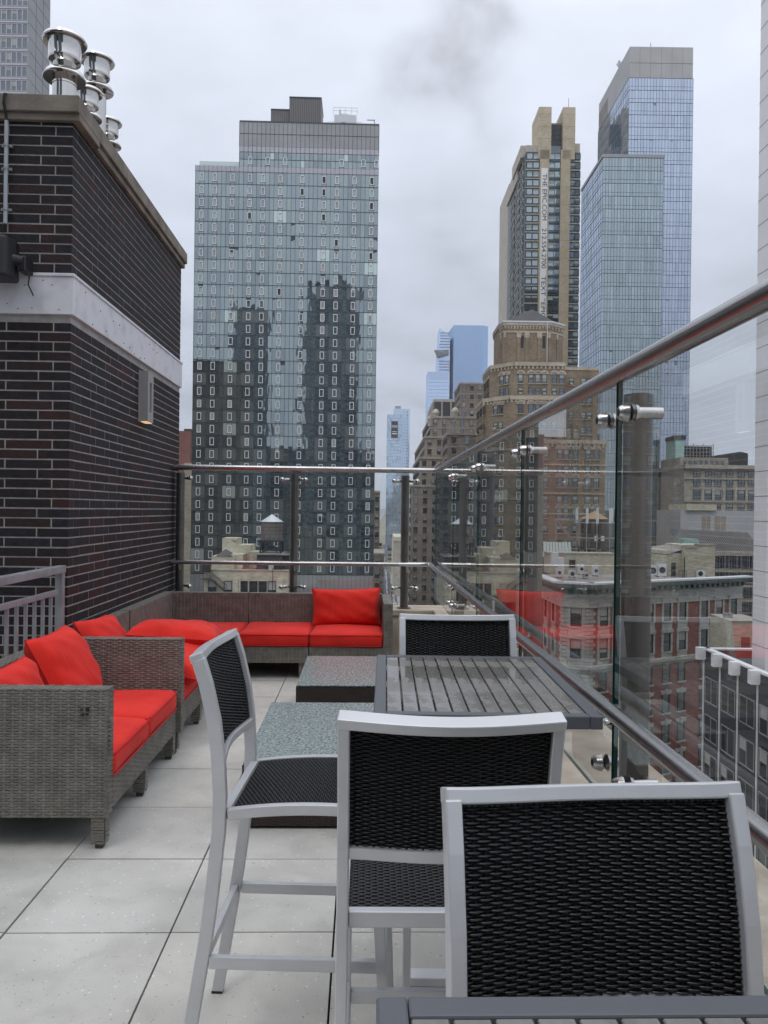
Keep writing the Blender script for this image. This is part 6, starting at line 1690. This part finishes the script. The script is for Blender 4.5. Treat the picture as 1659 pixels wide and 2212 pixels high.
# ---- black glass building with white fins
XB = 26.0
b = Bld('finned_office_building', 'low black glass office building with white vertical fins, lower right', 'building', XB, 62.0)
zB = Z_(1522, 1400, 62.3)
b.box(XB, 62, 30, 62.45, GZ, zB-.75, 'fins'); 
b.box(XB+.02, XB+.4, 30, 62.45, zB-.75, zB-.12, 'fins', 'parapet'); b.box(XB-.02, XB+.45, 30, 62.5, zB-.12, zB+.03, 'tile_w', 'coping'); b.box(XB+.4, 62, 62.0, 62.4, zB-.75, zB-.1, 'red', 'rear_parapet'); b.box(XB, 62, 61.95, 62.5, zB-.1, zB+.03, 'tile_w', 'coping')
b.box(XB+.5, 62, 30, 62, zB-.75, zB-.7, 'tar', 'roof')
fy = [62.3-2.98*k for k in range(11)]
fin = MB().box(-.05, .05, -.09, 0, 0, 50); cap = MB().box(-.26, .26, -.62, .05, 0, .95)
PROTO['FN'] = ([fin], ('tile_w',)); PROTO['CP'] = ([cap], ('tile_w',))
wv = []
wm_ = MB(); wm_.box(-1.15, 1.15, -.02, 0, 0, 2.0, 1)
for x in (-1.15, -.03, 1.09): wm_.box(x, x+.06, -.07, -.02, 0, 2.0, 0)
wm_.box(-1.07, 1.07, -.07, -.021, 0, .08, 0).box(-1.07, 1.07, -.07, -.021, 1.92, 2.0, 0)
wm2 = MB(); wm2.v = list(wm_.v); wm2.f = list(wm_.f); wm2.m = list(wm_.m); wm2.quad((-1.05,-.03,1.1), (-.06,-.03,1.1), (-.06,-.03,1.9), (-1.05,-.03,1.9), 2)
PROTO['FW'] = ([wm_, wm2], ('roofgrey', 'gd', 'blind'))
PL0, PL1 = (XB, 62.45), (XB, 30)
for i, y in enumerate(fy):
    b.at_face(PL0, PL1, 62.45-y+.02, zB-.9-50, 'FN', 0, off=0, name='fin'); b.at_face(PL0, PL1, 62.45-y+.02, zB-.88, 'CP', 0, off=0, name='fin_cap')
    if i < len(fy)-1:
        for r in range(9): b.at_face(PL0, PL1, 62.45-y+1.5, zB-2.15-2.0-2.97*r, 'FW', random.choices((0, 1), (80, 20))[0], off=.01)
b.done()
# ---- white tiled tower cut by the right edge
XP, YP = X_(1630.5, 58.2, 1380), 56.6
b = Bld('white_panel_tower', 'white panelled tower wall cut off by the right picture edge', 'skyscraper', XP, YP, z=zB-.7)
b.box(XP, XP+16, YP, YP+2.0, zB-.7, 76, 'tile_w')
for k in range(44):
    z = zB+1.0+1.85*k; b.box(XP-.012, XP+16, YP-.012, YP+2.012, z, z+.05, 'joint', 'panel_joints')
for x in (1.3, 2.6, 3.9): b.box(XP+x, XP+x+.04, YP-.013, YP, zB-.7, 75.9, 'joint', 'panel_joints')
b.done()
# ---- concrete tower, top left
Y = 150.0; kx = lambda px: X_(px, Y, 100); 
b = Bld('concrete_tower', 'grey concrete apartment tower with grid windows at the top left edge', 'skyscraper', kx(0), Y)
x1 = kx(61.5); x0 = kx(-60)
b.box(x0, x1, Y, Y+9.5, GZ, 130, 'conc'); b.box(x0, x1-4, Y+9.5, Y+16, GZ, 130, 'conc', 'rear_wall')
win_proto('CW', 1.0, 2.05, ('lightband', 'pane', 'blind', 'conc'), .09, False, 0, None, False)
pt = 2.72; zz0 = Z_(30, 197, Y)
for r in range(14):
    z = zz0+pt*r
    b.box(x0, x1-.1, Y-.10, Y, z-.45, z-.1, 'lightband', 'floor_band')
    for i in range(11): b.at_face((x0, Y), (x1, Y), (x1-x0)-.65-1.02*i, z, 'CW', random.choices(range(4), (60, 20, 10, 10))[0])
    b.box(x1, x1+.03, Y+.2, Y+9.4, z-.30, z-.22, 'mull', 'panel_joints')
for y in (3.1, 6.3): b.box(x1, x1+.03, Y+y, Y+y+.06, 20, 129, 'mull', 'panel_joints')
b.done()
print('objects', len(bpy.data.objects), 'tris', sum(len(o.data.polygons)*2 for o in bpy.data.objects if o.type == 'MESH'))

# ---- the air itself: a thin even haze
hz_ = bpy.data.materials.new('haze_air'); hz_.use_nodes = True
hn = hz_.node_tree.nodes; hn.clear(); ho = hn.new('ShaderNodeOutputMaterial'); hv_ = hn.new('ShaderNodeVolumePrincipled')
hv_.inputs['Color'].default_value = (.90, .94, 1, 1); hv_.inputs['Density'].default_value = HAZE; hv_.inputs['Anisotropy'].default_value = .1
hz_.node_tree.links.new(hv_.outputs[0], ho.inputs['Volume'])
hb_ = MB().box(-14500, 14500, -2500, 14500, GZ-3, 262).build('haze', hz_); tag(hb_, kind='stuff')
